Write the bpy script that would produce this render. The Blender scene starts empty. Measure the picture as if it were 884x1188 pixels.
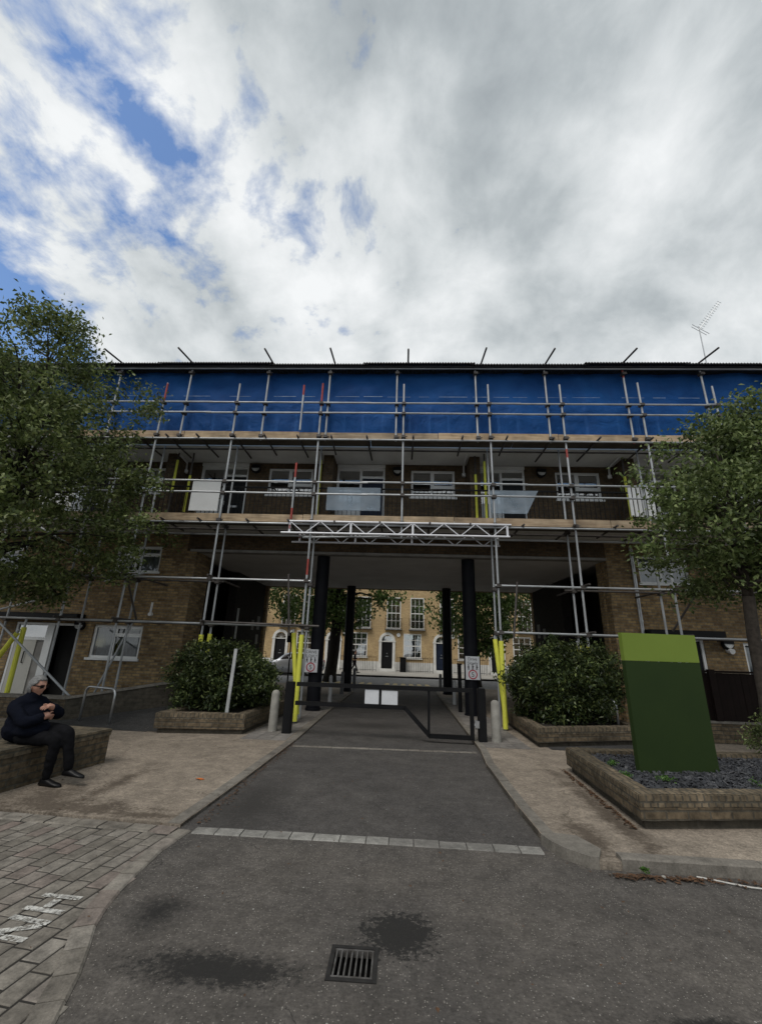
import bpy, bmesh, math, random
import numpy as np
from mathutils import Vector, Matrix, noise as mnoise
random.seed(7)
R = math.radians
scene = bpy.context.scene
COL = scene.collection

# ---------------------------------------------------------------- materials
def new_mat(name):
    m = bpy.data.materials.new(name); m.use_nodes = True
    nt = m.node_tree
    b = nt.nodes['Principled BSDF']
    return m, nt, b
def nd(nt, t, **kw):
    n = nt.nodes.new(t)
    for k, v in kw.items():
        setattr(n, k, v)
    return n
def lk(nt, a, b): nt.links.new(a, b)
def rgba(c): return (c[0], c[1], c[2], 1.0)
def mixc(nt, fac, a, b, mode='MIX'):
    n = nd(nt, 'ShaderNodeMix', data_type='RGBA', blend_type=mode)
    if isinstance(fac, (int, float)): n.inputs[0].default_value = fac
    else: lk(nt, fac, n.inputs[0])
    for s, v in ((6, a), (7, b)):
        if isinstance(v, tuple): n.inputs[s].default_value = rgba(v)
        else: lk(nt, v, n.inputs[s])
    return n.outputs[2]
def math_(nt, op, a, b=None, c=None, clamp=False):
    n = nd(nt, 'ShaderNodeMath', operation=op, use_clamp=clamp)
    for i, v in enumerate((a, b, c)):
        if v is None: continue
        if isinstance(v, (int, float)): n.inputs[i].default_value = v
        else: lk(nt, v, n.inputs[i])
    return n.outputs[0]
def ramp(nt, fac, stops):
    n = nd(nt, 'ShaderNodeValToRGB')
    cr = n.color_ramp
    while len(cr.elements) < len(stops): cr.elements.new(0.5)
    for e, (p, c) in zip(cr.elements, stops):
        e.position = p
        e.color = rgba(c) if isinstance(c, tuple) else (c, c, c, 1)
    lk(nt, fac, n.inputs[0])
    return n.outputs[0]
def noise_(nt, vec, scale, detail=4, rough=0.55, dist=0.0):
    n = nd(nt, 'ShaderNodeTexNoise')
    n.inputs['Scale'].default_value = scale; n.inputs['Detail'].default_value = detail
    n.inputs['Roughness'].default_value = rough; n.inputs['Distortion'].default_value = dist
    if vec is not None: lk(nt, vec, n.inputs['Vector'])
    return n
def objco(nt): return nd(nt, 'ShaderNodeTexCoord').outputs['Object']
def bump_(nt, b, h, strength=0.3, dist=0.01):
    n = nd(nt, 'ShaderNodeBump'); n.inputs['Strength'].default_value = strength; n.inputs['Distance'].default_value = dist
    lk(nt, h, n.inputs['Height']); lk(nt, n.outputs[0], b.inputs['Normal'])

def pm(name, c1, c2=None, scale=6.0, rough=0.6, metal=0.0, bump=0.0, bscale=60.0, spec=0.5, lo=0.35, hi=0.65, fine=0.12):
    """mottled procedural surface"""
    m, nt, b = new_mat(name)
    c2 = c2 or tuple(x * 0.75 for x in c1)
    co = objco(nt)
    n1 = noise_(nt, co, scale, 6)
    f = ramp(nt, n1.outputs[0], [(lo, 0.0), (hi, 1.0)])
    c = mixc(nt, f, c1, c2)
    n2 = noise_(nt, co, bscale, 3)
    d = ramp(nt, n2.outputs[0], [(0.3, 1 - fine), (0.7, 1.0)])
    c = mixc(nt, 1.0, c, d, 'MULTIPLY')
    lk(nt, c, b.inputs['Base Color'])
    b.inputs['Roughness'].default_value = rough; b.inputs['Metallic'].default_value = metal
    b.inputs['Specular IOR Level'].default_value = spec
    if bump: bump_(nt, b, n2.outputs[0], bump, 0.01)
    return m

def brick_mat(name, c1, c2, cm, bw=0.225, bh=0.075, mortar=0.010, stain=(0.03, 0.026, 0.02), stain_amt=0.5, offset=(0, 0), bumpy=0.5, dark=0.35):
    m, nt, b = new_mat(name)
    tc = nd(nt, 'ShaderNodeTexCoord'); co = tc.outputs['Object']
    sep = nd(nt, 'ShaderNodeSeparateXYZ'); lk(nt, co, sep.inputs[0])
    geo = nd(nt, 'ShaderNodeNewGeometry')
    sn = nd(nt, 'ShaderNodeSeparateXYZ'); lk(nt, geo.outputs['True Normal'], sn.inputs[0])
    ax = math_(nt, 'GREATER_THAN', math_(nt, 'ABSOLUTE', sn.outputs[0]), 0.75)
    az = math_(nt, 'GREATER_THAN', math_(nt, 'ABSOLUTE', sn.outputs[2]), 0.6)
    def mx(f, a, c):
        n = nd(nt, 'ShaderNodeMix', data_type='FLOAT'); lk(nt, f, n.inputs[0]); lk(nt, a, n.inputs[2]); lk(nt, c, n.inputs[3]); return n.outputs[0]
    u = mx(ax, sep.outputs[0], sep.outputs[1])
    v = mx(az, sep.outputs[2], sep.outputs[1])
    cmb = nd(nt, 'ShaderNodeCombineXYZ'); lk(nt, u, cmb.inputs[0]); lk(nt, v, cmb.inputs[1])
    jit = noise_(nt, co, 9, 2)
    ad = nd(nt, 'ShaderNodeMix', data_type='VECTOR'); ad.inputs[0].default_value = 0.006
    lk(nt, cmb.outputs[0], ad.inputs[4]); lk(nt, jit.outputs[1], ad.inputs[5])
    br = nd(nt, 'ShaderNodeTexBrick'); lk(nt, ad.outputs[1], br.inputs['Vector'])
    br.inputs['Scale'].default_value = 1.0; br.inputs['Brick Width'].default_value = bw; br.inputs['Row Height'].default_value = bh
    br.inputs['Mortar Size'].default_value = mortar; br.inputs['Mortar Smooth'].default_value = 0.3; br.inputs['Bias'].default_value = 0.0
    br.inputs['Color1'].default_value = rgba(c1); br.inputs['Color2'].default_value = rgba(c2); br.inputs['Mortar'].default_value = rgba(cm)
    n1 = noise_(nt, co, 1.1, 6, 0.6)
    f1 = ramp(nt, n1.outputs[0], [(0.35, 0.0), (0.75, stain_amt)])
    c = mixc(nt, f1, br.outputs[0], stain)
    n2 = noise_(nt, co, 14, 4)
    d = ramp(nt, n2.outputs[0], [(0.3, 1 - dark), (0.7, 1.15)])
    c = mixc(nt, 1.0, c, d, 'MULTIPLY')
    lk(nt, c, b.inputs['Base Color'])
    b.inputs['Roughness'].default_value = 0.9; b.inputs['Specular IOR Level'].default_value = 0.25
    h = math_(nt, 'ADD', math_(nt, 'MULTIPLY', br.outputs[1], -1.0), math_(nt, 'MULTIPLY', n2.outputs[0], 0.5))
    bump_(nt, b, h, bumpy, 0.008)
    return m

def leaf_mat(name, c1, c2, c3, trans=0.25, rough=0.45):
    m, nt, b = new_mat(name)
    geo = nd(nt, 'ShaderNodeNewGeometry')
    r = geo.outputs['Random Per Island']
    c = ramp(nt, r, [(0.0, c1), (0.55, c2), (1.0, c3)])
    n = noise_(nt, objco(nt), 2.4, 3)
    d = ramp(nt, n.outputs[0], [(0.34, 0.5), (0.66, 1.5)])
    c = mixc(nt, 1.0, c, d, 'MULTIPLY')
    lk(nt, c, b.inputs['Base Color'])
    b.inputs['Roughness'].default_value = rough; b.inputs['Specular IOR Level'].default_value = 0.35
    tr = nd(nt, 'ShaderNodeBsdfTranslucent'); lk(nt, c, tr.inputs[0])
    mx = nd(nt, 'ShaderNodeMixShader'); mx.inputs[0].default_value = trans
    lk(nt, b.outputs[0], mx.inputs[1]); lk(nt, tr.outputs[0], mx.inputs[2])
    lk(nt, mx.outputs[0], nt.nodes['Material Output'].inputs[0])
    return m

def glass_mat(name, tint=(0.75, 0.8, 0.82), refl=0.42):
    m, nt, b = new_mat(name)
    t = nd(nt, 'ShaderNodeBsdfTransparent'); t.inputs[0].default_value = rgba(tint)
    g = nd(nt, 'ShaderNodeBsdfGlossy'); g.inputs['Roughness'].default_value = 0.03
    lw = nd(nt, 'ShaderNodeFresnel'); lw.inputs[0].default_value = 1.5
    w = noise_(nt, objco(nt), 1.2, 2)
    bp = nd(nt, 'ShaderNodeBump'); bp.inputs['Strength'].default_value = 0.06; bp.inputs['Distance'].default_value = 0.05
    lk(nt, w.outputs[0], bp.inputs['Height']); lk(nt, bp.outputs[0], g.inputs['Normal'])
    f = math_(nt, 'ADD', lw.outputs[0], refl, clamp=True)
    mx = nd(nt, 'ShaderNodeMixShader'); lk(nt, f, mx.inputs[0])
    lk(nt, t.outputs[0], mx.inputs[1]); lk(nt, g.outputs[0], mx.inputs[2])
    lk(nt, mx.outputs[0], nt.nodes['Material Output'].inputs[0])
    return m

M = {}
M['brick'] = brick_mat('stock_brick', (0.43, 0.30, 0.145), (0.19, 0.125, 0.066), (0.21, 0.18, 0.135), stain_amt=0.42, bumpy=0.8)
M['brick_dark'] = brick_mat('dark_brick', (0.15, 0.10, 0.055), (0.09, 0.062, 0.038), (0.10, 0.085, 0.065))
M['brick_shade'] = brick_mat('shaded_passage_brick', (0.035, 0.03, 0.028), (0.025, 0.022, 0.02), (0.03, 0.027, 0.025))  # near-black copy of the brick, the passage shade is in its colour
M['brick_wall'] = brick_mat('garden_brick', (0.24, 0.18, 0.115), (0.125, 0.095, 0.062), (0.12, 0.105, 0.082), stain=(0.038, 0.034, 0.024), stain_amt=0.85, dark=0.55, bumpy=0.9)
M['brick_ramp'] = brick_mat('dark_stained_brick', (0.10, 0.085, 0.065), (0.07, 0.06, 0.046), (0.085, 0.075, 0.06), stain=(0.03, 0.03, 0.024), stain_amt=0.6)
M['coping'] = brick_mat('coping_brick', (0.27, 0.21, 0.14), (0.16, 0.125, 0.085), (0.11, 0.098, 0.078), bw=0.075, bh=0.3, stain=(0.05, 0.045, 0.03), stain_amt=0.8, dark=0.5, bumpy=0.9)
M['brick_mossy'] = brick_mat('mossy_brick', (0.20, 0.15, 0.095), (0.10, 0.078, 0.052), (0.11, 0.10, 0.08), stain=(0.03, 0.029, 0.02), stain_amt=0.9, dark=0.6, bumpy=0.9)
M['coping_mossy'] = brick_mat('mossy_coping', (0.20, 0.16, 0.11), (0.12, 0.098, 0.068), (0.095, 0.088, 0.07), bw=0.215, bh=0.105, stain=(0.045, 0.042, 0.028), stain_amt=0.85, dark=0.55, bumpy=0.9)
M['terrace'] = brick_mat('yellow_brick', (0.56, 0.40, 0.205), (0.42, 0.285, 0.145), (0.46, 0.36, 0.22), stain=(0.22, 0.15, 0.085), stain_amt=0.35, dark=0.2)
M['soffit'] = pm('grey_soffit', (0.68, 0.67, 0.66), (0.56, 0.55, 0.54), 0.8, 0.8)
M['soffit_white'] = pm('white_soffit', (0.78, 0.78, 0.77), (0.62, 0.62, 0.61), 1.2, 0.8)
M['concrete_edge'] = pm('painted_slab_edge', (0.30, 0.29, 0.27), (0.2, 0.19, 0.18), 3, 0.8)
M['black'] = pm('black_paint', (0.006, 0.006, 0.007), (0.010, 0.010, 0.011), 4, 0.5, bump=0.05, spec=0.18)
M['column'] = pm('black_column_paint', (0.005, 0.0055, 0.009), (0.009, 0.0095, 0.013), 3, 0.55, spec=0.15)
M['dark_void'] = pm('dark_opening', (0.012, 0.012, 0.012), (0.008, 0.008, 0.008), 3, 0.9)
M['upvc'] = pm('white_upvc', (0.82, 0.83, 0.83), (0.74, 0.75, 0.75), 2, 0.35)
M['white'] = pm('white_paint', (0.74, 0.73, 0.70), (0.62, 0.61, 0.58), 3, 0.5)
M['stucco'] = pm('white_stucco', (0.70, 0.69, 0.66), (0.55, 0.54, 0.51), 1.5, 0.8)
M['glass'] = glass_mat('window_glass')
M['glass_low'] = glass_mat('ground_floor_glass', refl=0.10)
M['glass_far'] = glass_mat('sash_glass', refl=0.5)
M['curtain'] = pm('grey_curtain', (0.42, 0.43, 0.44), (0.28, 0.29, 0.30), 5, 0.9)
M['blind'] = pm('pale_blind', (0.62, 0.60, 0.56), (0.42, 0.42, 0.40), 0.9, 0.9)
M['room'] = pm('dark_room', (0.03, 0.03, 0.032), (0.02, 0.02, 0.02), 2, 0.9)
M['door_navy'] = pm('navy_door', (0.018, 0.026, 0.05), (0.013, 0.018, 0.035), 3, 0.4, spec=0.2)
M['door_black'] = pm('black_door', (0.010, 0.010, 0.012), (0.012, 0.012, 0.013), 3, 0.4, spec=0.2)
M['door_cream'] = pm('cream_door', (0.50, 0.49, 0.45), (0.44, 0.43, 0.39), 2, 0.5)
M['galv'] = pm('galvanised_tube', (0.50, 0.52, 0.54), (0.33, 0.34, 0.35), 2.2, 0.45, metal=0.35, bump=0.06)
M['galv_dark'] = pm('dark_tube', (0.11, 0.10, 0.095), (0.07, 0.06, 0.055), 5, 0.65, metal=0.4)  # darker tone than the galvanised tubes, also used for couplers
M['red'] = pm('red_tube_band', (0.42, 0.06, 0.045), (0.28, 0.05, 0.04), 9, 0.6)
M['alu'] = pm('aluminium_beam', (0.82, 0.82, 0.86), (0.70, 0.70, 0.74), 3, 0.4, metal=0.1)
M['foam'] = pm('yellow_foam', (0.80, 0.80, 0.10), (0.70, 0.71, 0.085), 5, 0.75)
M['plastic_yellow'] = pm('orange_yellow_plastic', (0.70, 0.42, 0.03), None, 5, 0.6)
M['steel'] = pm('brushed_steel', (0.55, 0.56, 0.57), (0.42, 0.43, 0.44), 6, 0.35, metal=0.8)
M['bollard'] = pm('bollard_concrete', (0.36, 0.345, 0.31), (0.25, 0.24, 0.215), 6, 0.9, bump=0.15)
M['bollard_pale'] = pm('pale_bollard_paint', (0.5, 0.5, 0.5), (0.36, 0.36, 0.36), 6, 0.7)
M['bollard_grey'] = pm('grey_bollard_paint', (0.16, 0.16, 0.165), (0.11, 0.11, 0.11), 6, 0.7)
M['panel_dark'] = pm('dark_green_panel', (0.026, 0.045, 0.013), (0.022, 0.039, 0.012), 1.4, 0.55, fine=0.05, spec=0.12)
M['panel_lime'] = pm('lime_green_panel', (0.175, 0.245, 0.040), (0.16, 0.225, 0.036), 1.4, 0.55, fine=0.05, spec=0.2)
M['panel_side'] = pm('black_panel_edge', (0.02, 0.022, 0.02), None, 3, 0.5)
M['fence'] = pm('dark_stained_timber', (0.016, 0.010, 0.009), (0.012, 0.008, 0.007), 4, 0.7, bump=0.2, spec=0.1)
M['bark'] = pm('tree_bark', (0.075, 0.06, 0.048), (0.035, 0.028, 0.022), 12, 0.95, bump=0.6, bscale=30)
M['bark_dark'] = pm('dark_bark', (0.03, 0.025, 0.02), (0.016, 0.013, 0.01), 8, 0.95, bump=0.5, bscale=20)
M['soil'] = pm('planter_soil', (0.035, 0.027, 0.02), (0.02, 0.016, 0.012), 9, 1.0, bump=0.6)
M['slate'] = pm('slate_chip', (0.052, 0.054, 0.062), (0.024, 0.025, 0.029), 11, 0.55, bump=0.3)
M['sign_white'] = pm('sign_white', (0.72, 0.73, 0.76), (0.66, 0.67, 0.70), 3, 0.45)
M['sign_red'] = pm('sign_red', (0.55, 0.03, 0.06), None, 3, 0.45)
M['sign_ink'] = pm('sign_ink', (0.015, 0.015, 0.018), None, 3, 0.5)
M['iron'] = pm('cast_iron', (0.24, 0.23, 0.22), (0.13, 0.12, 0.11), 18, 0.5, metal=0.6, bump=0.2)
M['iron_dark'] = pm('dark_iron', (0.035, 0.033, 0.031), (0.022, 0.02, 0.019), 18, 0.6, metal=0.3, bump=0.2)
M['paint_worn'] = pm('worn_white_paint', (0.60, 0.59, 0.55), (0.30, 0.29, 0.27), 22, 0.8, bump=0.2, lo=0.45, hi=0.62)
_m = M['paint_worn']; _nt = _m.node_tree; _b = _nt.nodes['Principled BSDF']
_n = noise_(_nt, objco(_nt), 38, 5, 0.7); lk(_nt, ramp(_nt, _n.outputs[0], [(0.40, 0.0), (0.50, 1.0)]), _b.inputs['Alpha'])
M['paint_yellow'] = pm('yellow_road_paint', (0.58, 0.46, 0.22), (0.38, 0.32, 0.2), 12, 0.8)
M['navy_wool'] = pm('navy_jacket', (0.0065, 0.008, 0.0145), (0.006, 0.007, 0.012), 14, 0.95, bump=0.25, bscale=90, spec=0.06)
M['charcoal'] = pm('charcoal_trousers', (0.012, 0.012, 0.014), (0.008, 0.008, 0.009), 12, 0.95, bump=0.2, bscale=90, spec=0.06)
M['shoe'] = pm('black_leather', (0.007, 0.007, 0.008), None, 12, 0.4, spec=0.25)
M['lens'] = pm('dark_lens', (0.012, 0.008, 0.008), None, 6, 0.1)
M['car_silver'] = pm('silver_car_paint', (0.50, 0.52, 0.55), (0.44, 0.46, 0.49), 2, 0.28, metal=0.5)
M['car_grey'] = pm('grey_car_paint', (0.30, 0.31, 0.33), (0.26, 0.27, 0.29), 2, 0.28, metal=0.5)
M['tyre'] = pm('tyre_rubber', (0.014, 0.014, 0.014), None, 8, 0.85)
M['lamp_red'] = pm('red_tail_lamp', (0.5, 0.02, 0.03), None, 3, 0.2)
M['lamp_clear'] = pm('clear_headlamp', (0.7, 0.7, 0.72), None, 3, 0.15)
M['deck_under'] = pm('dark_deck_board', (0.10, 0.085, 0.065), (0.065, 0.055, 0.042), 3, 0.9)  # deck boards in one dark tone, darker than the toe boards
M['leaf_brown'] = pm('dead_leaf', (0.13, 0.065, 0.03), (0.06, 0.032, 0.016), 20, 0.9)
M['eyelet'] = pm('faded_eyelet_band', (0.34, 0.42, 0.52), (0.12, 0.2, 0.34), 5, 0.7)
M['stake'] = pm('pale_grey_stake', (0.50, 0.51, 0.52), (0.36, 0.37, 0.37), 5, 0.6)
M['joint'] = pm('dark_joint', (0.035, 0.031, 0.026), (0.02, 0.018, 0.015), 9, 1.0)
M['orange'] = pm('orange_wrapper', (0.65, 0.17, 0.03), None, 9, 0.5)
M['string'] = pm('white_string', (0.62, 0.60, 0.56), None, 9, 0.8)
M['roofing'] = pm('dark_corrugated', (0.045, 0.042, 0.045), (0.025, 0.024, 0.026), 2, 0.6)
M['diffuser'] = pm('opal_diffuser', (0.62, 0.63, 0.62), None, 3, 0.3)
M['pale_board'] = pm('pale_notice', (0.17, 0.17, 0.165), None, 3, 0.5)
M['weed'] = leaf_mat('weed_leaf', (0.05, 0.12, 0.02), (0.08, 0.17, 0.03), (0.11, 0.2, 0.05))
M['leaf_tree'] = leaf_mat('pear_tree_leaf', (0.050, 0.072, 0.022), (0.112, 0.150, 0.044), (0.25, 0.285, 0.11), 0.36)
M['leaf_bright'] = leaf_mat('young_tree_leaf', (0.055, 0.080, 0.026), (0.120, 0.165, 0.050), (0.26, 0.31, 0.125), 0.34)
M['leaf_shrub'] = leaf_mat('shrub_leaf', (0.019, 0.032, 0.012), (0.042, 0.064, 0.02), (0.145, 0.175, 0.058), rough=0.4)
M['leaf_street'] = leaf_mat('plane_tree_leaf', (0.07, 0.12, 0.036), (0.13, 0.21, 0.058), (0.22, 0.31, 0.10))

# skin
def skin_mat():
    m, nt, b = new_mat('skin')
    n = noise_(nt, objco(nt), 25, 3)
    c = ramp(nt, n.outputs[0], [(0.3, (0.36, 0.185, 0.13)), (0.7, (0.47, 0.255, 0.185))])
    lk(nt, c, b.inputs['Base Color']); b.inputs['Roughness'].default_value = 0.5
    b.inputs['Subsurface Weight'].default_value = 0.1; b.inputs['Subsurface Radius'].default_value = (0.02, 0.008, 0.004)
    return m
M['skin'] = skin_mat()
def hair_mat(name, a, c_):
    m, nt, b = new_mat(name)
    mp = nd(nt, 'ShaderNodeMapping'); mp.inputs['Scale'].default_value = (30, 160, 160); lk(nt, objco(nt), mp.inputs[0])
    n = noise_(nt, mp.outputs[0], 1.0, 3)
    c = ramp(nt, n.outputs[0], [(0.3, a), (0.7, c_)])
    lk(nt, c, b.inputs['Base Color']); b.inputs['Roughness'].default_value = 0.6
    bump_(nt, b, n.outputs[0], 0.8, 0.01)
    return m
M['hair'] = hair_mat('grey_hair', (0.05, 0.05, 0.05), (0.27, 0.27, 0.265))
M['hair_dark'] = hair_mat('dark_hair', (0.012, 0.01, 0.01), (0.03, 0.026, 0.022))

# wood boards
def wood_mat():
    m, nt, b = new_mat('scaffold_board')
    co = objco(nt)
    mp = nd(nt, 'ShaderNodeMapping'); mp.inputs['Scale'].default_value = (1.2, 8, 26); lk(nt, co, mp.inputs[0])
    n = noise_(nt, mp.outputs[0], 1.5, 8, 0.6, 0.6)
    c = ramp(nt, n.outputs[0], [(0.25, (0.24, 0.165, 0.10)), (0.5, (0.50, 0.38, 0.26)), (0.75, (0.66, 0.54, 0.39))])
    oi = nd(nt, 'ShaderNodeObjectInfo')
    g = ramp(nt, oi.outputs['Random'], [(0.0, (0.72, 0.72, 0.72)), (0.5, (1.0, 0.92, 0.82)), (1.0, (0.95, 1.0, 1.0))])
    c = mixc(nt, 1.0, c, g, 'MULTIPLY')
    n2 = noise_(nt, co, 2.0, 5)
    d = ramp(nt, n2.outputs[0], [(0.35, 0.55), (0.6, 1.0)])
    c = mixc(nt, 1.0, c, d, 'MULTIPLY')
    lk(nt, c, b.inputs['Base Color']); b.inputs['Roughness'].default_value = 0.85
    bump_(nt, b, n.outputs[0], 0.25, 0.005)
    return m
M['wood'] = wood_mat()

# debris netting / sheeting: woven blue polythene that lets a little light and view through
def net_mat():
    m, nt, b = new_mat('blue_sheeting')
    co = objco(nt)
    n = noise_(nt, co, 0.9, 5, 0.6, 0.5)
    c = ramp(nt, n.outputs[0], [(0.3, (0.016, 0.125, 0.46)), (0.7, (0.030, 0.20, 0.66))])
    lk(nt, c, b.inputs['Base Color']); b.inputs['Roughness'].default_value = 0.55; b.inputs['Specular IOR Level'].default_value = 0.3
    tl = nd(nt, 'ShaderNodeBsdfTranslucent'); lk(nt, c, tl.inputs[0])
    a = nd(nt, 'ShaderNodeMixShader'); a.inputs[0].default_value = 0.25
    lk(nt, b.outputs[0], a.inputs[1]); lk(nt, tl.outputs[0], a.inputs[2])
    t = nd(nt, 'ShaderNodeBsdfTransparent'); t.inputs[0].default_value = (0.5, 0.72, 1.0, 1)
    mx = nd(nt, 'ShaderNodeMixShader'); mx.inputs[0].default_value = 0.46
    lk(nt, a.outputs[0], mx.inputs[1]); lk(nt, t.outputs[0], mx.inputs[2])
    lk(nt, mx.outputs[0], nt.nodes['Material Output'].inputs[0])
    n2 = noise_(nt, co, 2.2, 6, 0.6, 1.0)
    bump_(nt, b, n2.outputs[0], 0.6, 0.12)
    return m
M['net'] = net_mat()
def frost_mat():
    m, nt, b = new_mat('frosted_balustrade')
    b.inputs['Base Color'].default_value = (0.45, 0.52, 0.60, 1); b.inputs['Roughness'].default_value = 0.12
    n = noise_(nt, objco(nt), 2.5, 3); c = ramp(nt, n.outputs[0], [(0.3, (0.36, 0.43, 0.50)), (0.7, (0.52, 0.58, 0.64))]); lk(nt, c, b.inputs['Base Color'])
    t = nd(nt, 'ShaderNodeBsdfTransparent'); t.inputs[0].default_value = (0.8, 0.88, 0.95, 1)
    mx = nd(nt, 'ShaderNodeMixShader'); mx.inputs[0].default_value = 0.6
    lk(nt, b.outputs[0], mx.inputs[1]); lk(nt, t.outputs[0], mx.inputs[2]); lk(nt, mx.outputs[0], nt.nodes['Material Output'].inputs[0])
    return m
M['frost'] = frost_mat()

# ground surfaces
def spots(nt, co, lst, nz):
    """irregular stain masks: list of (x, y, rx, ry, edge) -> 0..1"""
    sep = nd(nt, 'ShaderNodeSeparateXYZ'); lk(nt, co, sep.inputs[0])
    out = None
    fine_ = noise_(nt, co, 28, 6, 0.75)
    for x, y, rx, ry, hard in lst:
        dx = math_(nt, 'MULTIPLY', math_(nt, 'SUBTRACT', sep.outputs[0], x), 1 / rx)
        dy = math_(nt, 'MULTIPLY', math_(nt, 'SUBTRACT', sep.outputs[1], y), 1 / ry)
        d = math_(nt, 'SQRT', math_(nt, 'ADD', math_(nt, 'MULTIPLY', dx, dx), math_(nt, 'MULTIPLY', dy, dy)))
        d = math_(nt, 'ADD', d, math_(nt, 'MULTIPLY', math_(nt, 'SUBTRACT', nz, 0.5), 3.2))
        d = math_(nt, 'ADD', d, math_(nt, 'MULTIPLY', math_(nt, 'SUBTRACT', fine_.outputs[0], 0.5), 3.4))
        k = nd(nt, 'ShaderNodeMapRange'); k.inputs[1].default_value = 1.0 + hard; k.inputs[2].default_value = 1.0 - hard
        lk(nt, d, k.inputs[0])
        out = k.outputs[0] if out is None else math_(nt, 'MAXIMUM', out, k.outputs[0])
    return out
def asphalt_mat(name, a, b_, agg, stains, wet, grey=0.0):
    m, nt, b = new_mat(name)
    co = objco(nt)
    n0 = noise_(nt, co, 0.55, 6, 0.6)
    c = mixc(nt, ramp(nt, n0.outputs[0], [(0.35, 0.0), (0.65, 1.0)]), a, b_)
    n1 = noise_(nt, co, 3.2, 6, 0.65)
    c = mixc(nt, 1.0, c, ramp(nt, n1.outputs[0], [(0.3, 0.72), (0.7, 1.22)]), 'MULTIPLY')
    n2 = noise_(nt, co, 48, 5, 0.8)
    c = mixc(nt, 1.0, c, ramp(nt, n2.outputs[0], [(0.3, 0.55), (0.7, 1.45)]), 'MULTIPLY')
    n4 = noise_(nt, co, 15, 6, 0.75)
    c = mixc(nt, 1.0, c, ramp(nt, n4.outputs[0], [(0.32, 0.72), (0.68, 1.28)]), 'MULTIPLY')
    vo = nd(nt, 'ShaderNodeTexVoronoi'); vo.inputs['Scale'].default_value = 85; lk(nt, co, vo.inputs['Vector'])
    sel = math_(nt, 'MULTIPLY', math_(nt, 'LESS_THAN', vo.outputs['Distance'], 0.33), math_(nt, 'GREATER_THAN', nd_sep(nt, vo.outputs['Color']), 0.86))
    c = mixc(nt, sel, c, agg)
    vo2 = nd(nt, 'ShaderNodeTexVoronoi'); vo2.inputs['Scale'].default_value = 11; lk(nt, co, vo2.inputs['Vector'])
    sel2 = math_(nt, 'MULTIPLY', math_(nt, 'LESS_THAN', vo2.outputs['Distance'], 0.07), math_(nt, 'GREATER_THAN', nd_sep(nt, vo2.outputs['Color']), 0.72))
    c = mixc(nt, sel2, c, (0.34, 0.33, 0.31))
    # fine cracks
    vc = nd(nt, 'ShaderNodeTexVoronoi', feature='DISTANCE_TO_EDGE'); vc.inputs['Scale'].default_value = 0.55
    dn = noise_(nt, co, 2.5, 5)
    mxv = nd(nt, 'ShaderNodeMix', data_type='VECTOR'); mxv.inputs[0].default_value = 0.35; lk(nt, co, mxv.inputs[4]); lk(nt, dn.outputs[1], mxv.inputs[5]); lk(nt, mxv.outputs[1], vc.inputs['Vector'])
    crk = math_(nt, 'MULTIPLY', math_(nt, 'MULTIPLY', math_(nt, 'LESS_THAN', vc.outputs[0], 0.0016), math_(nt, 'GREATER_THAN', n1.outputs[0], 0.56)), 0.6)
    c = mixc(nt, crk, c, (0.012, 0.011, 0.011))
    rough = 0.9
    if stains:
        nz = noise_(nt, co, 9.0, 12, 0.9)
        s = spots(nt, co, stains, nz.outputs[0])
        c = mixc(nt, math_(nt, 'MULTIPLY', s, 0.93), c, wet)
    lk(nt, c, b.inputs['Base Color']); b.inputs['Roughness'].default_value = rough; b.inputs['Specular IOR Level'].default_value = 0.3
    bump_(nt, b, math_(nt, 'ADD', n2.outputs[0], math_(nt, 'MULTIPLY', n1.outputs[0], 0.6)), 0.55, 0.012)
    return m
def nd_sep(nt, col):
    s = nd(nt, 'ShaderNodeSeparateColor'); lk(nt, col, s.inputs[0]); return s.outputs[0]
M['asphalt'] = asphalt_mat('worn_asphalt', (0.112, 0.100, 0.088), (0.072, 0.066, 0.061), (0.25, 0.23, 0.205),
    [(-0.95, 2.84, 0.40, 0.12, 0.4), (-0.82, 2.82, 0.24, 0.09, 0.22), (0.03, 3.24, 0.20, 0.20, 0.10), (-1.5, 3.3, 0.12, 0.15, 0.8), (1.5, 2.70, 0.20, 0.04, 0.5)], (0.019, 0.018, 0.017))
M['asphalt_new'] = asphalt_mat('passage_asphalt', (0.086, 0.079, 0.073), (0.066, 0.061, 0.058), (0.17, 0.165, 0.16), [(-1.55, 5.3, 0.25, 0.7, 0.7), (-0.6, 10.8, 0.8, 0.35, 0.5)], (0.04, 0.037, 0.034))
M['asphalt_far'] = asphalt_mat('street_asphalt', (0.21, 0.21, 0.212), (0.17, 0.17, 0.172), (0.2, 0.2, 0.2), None, None)
M['tarmac'] = asphalt_mat('dark_path_tarmac', (0.055, 0.053, 0.051), (0.042, 0.041, 0.04), (0.1, 0.1, 0.1), None, None)
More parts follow.
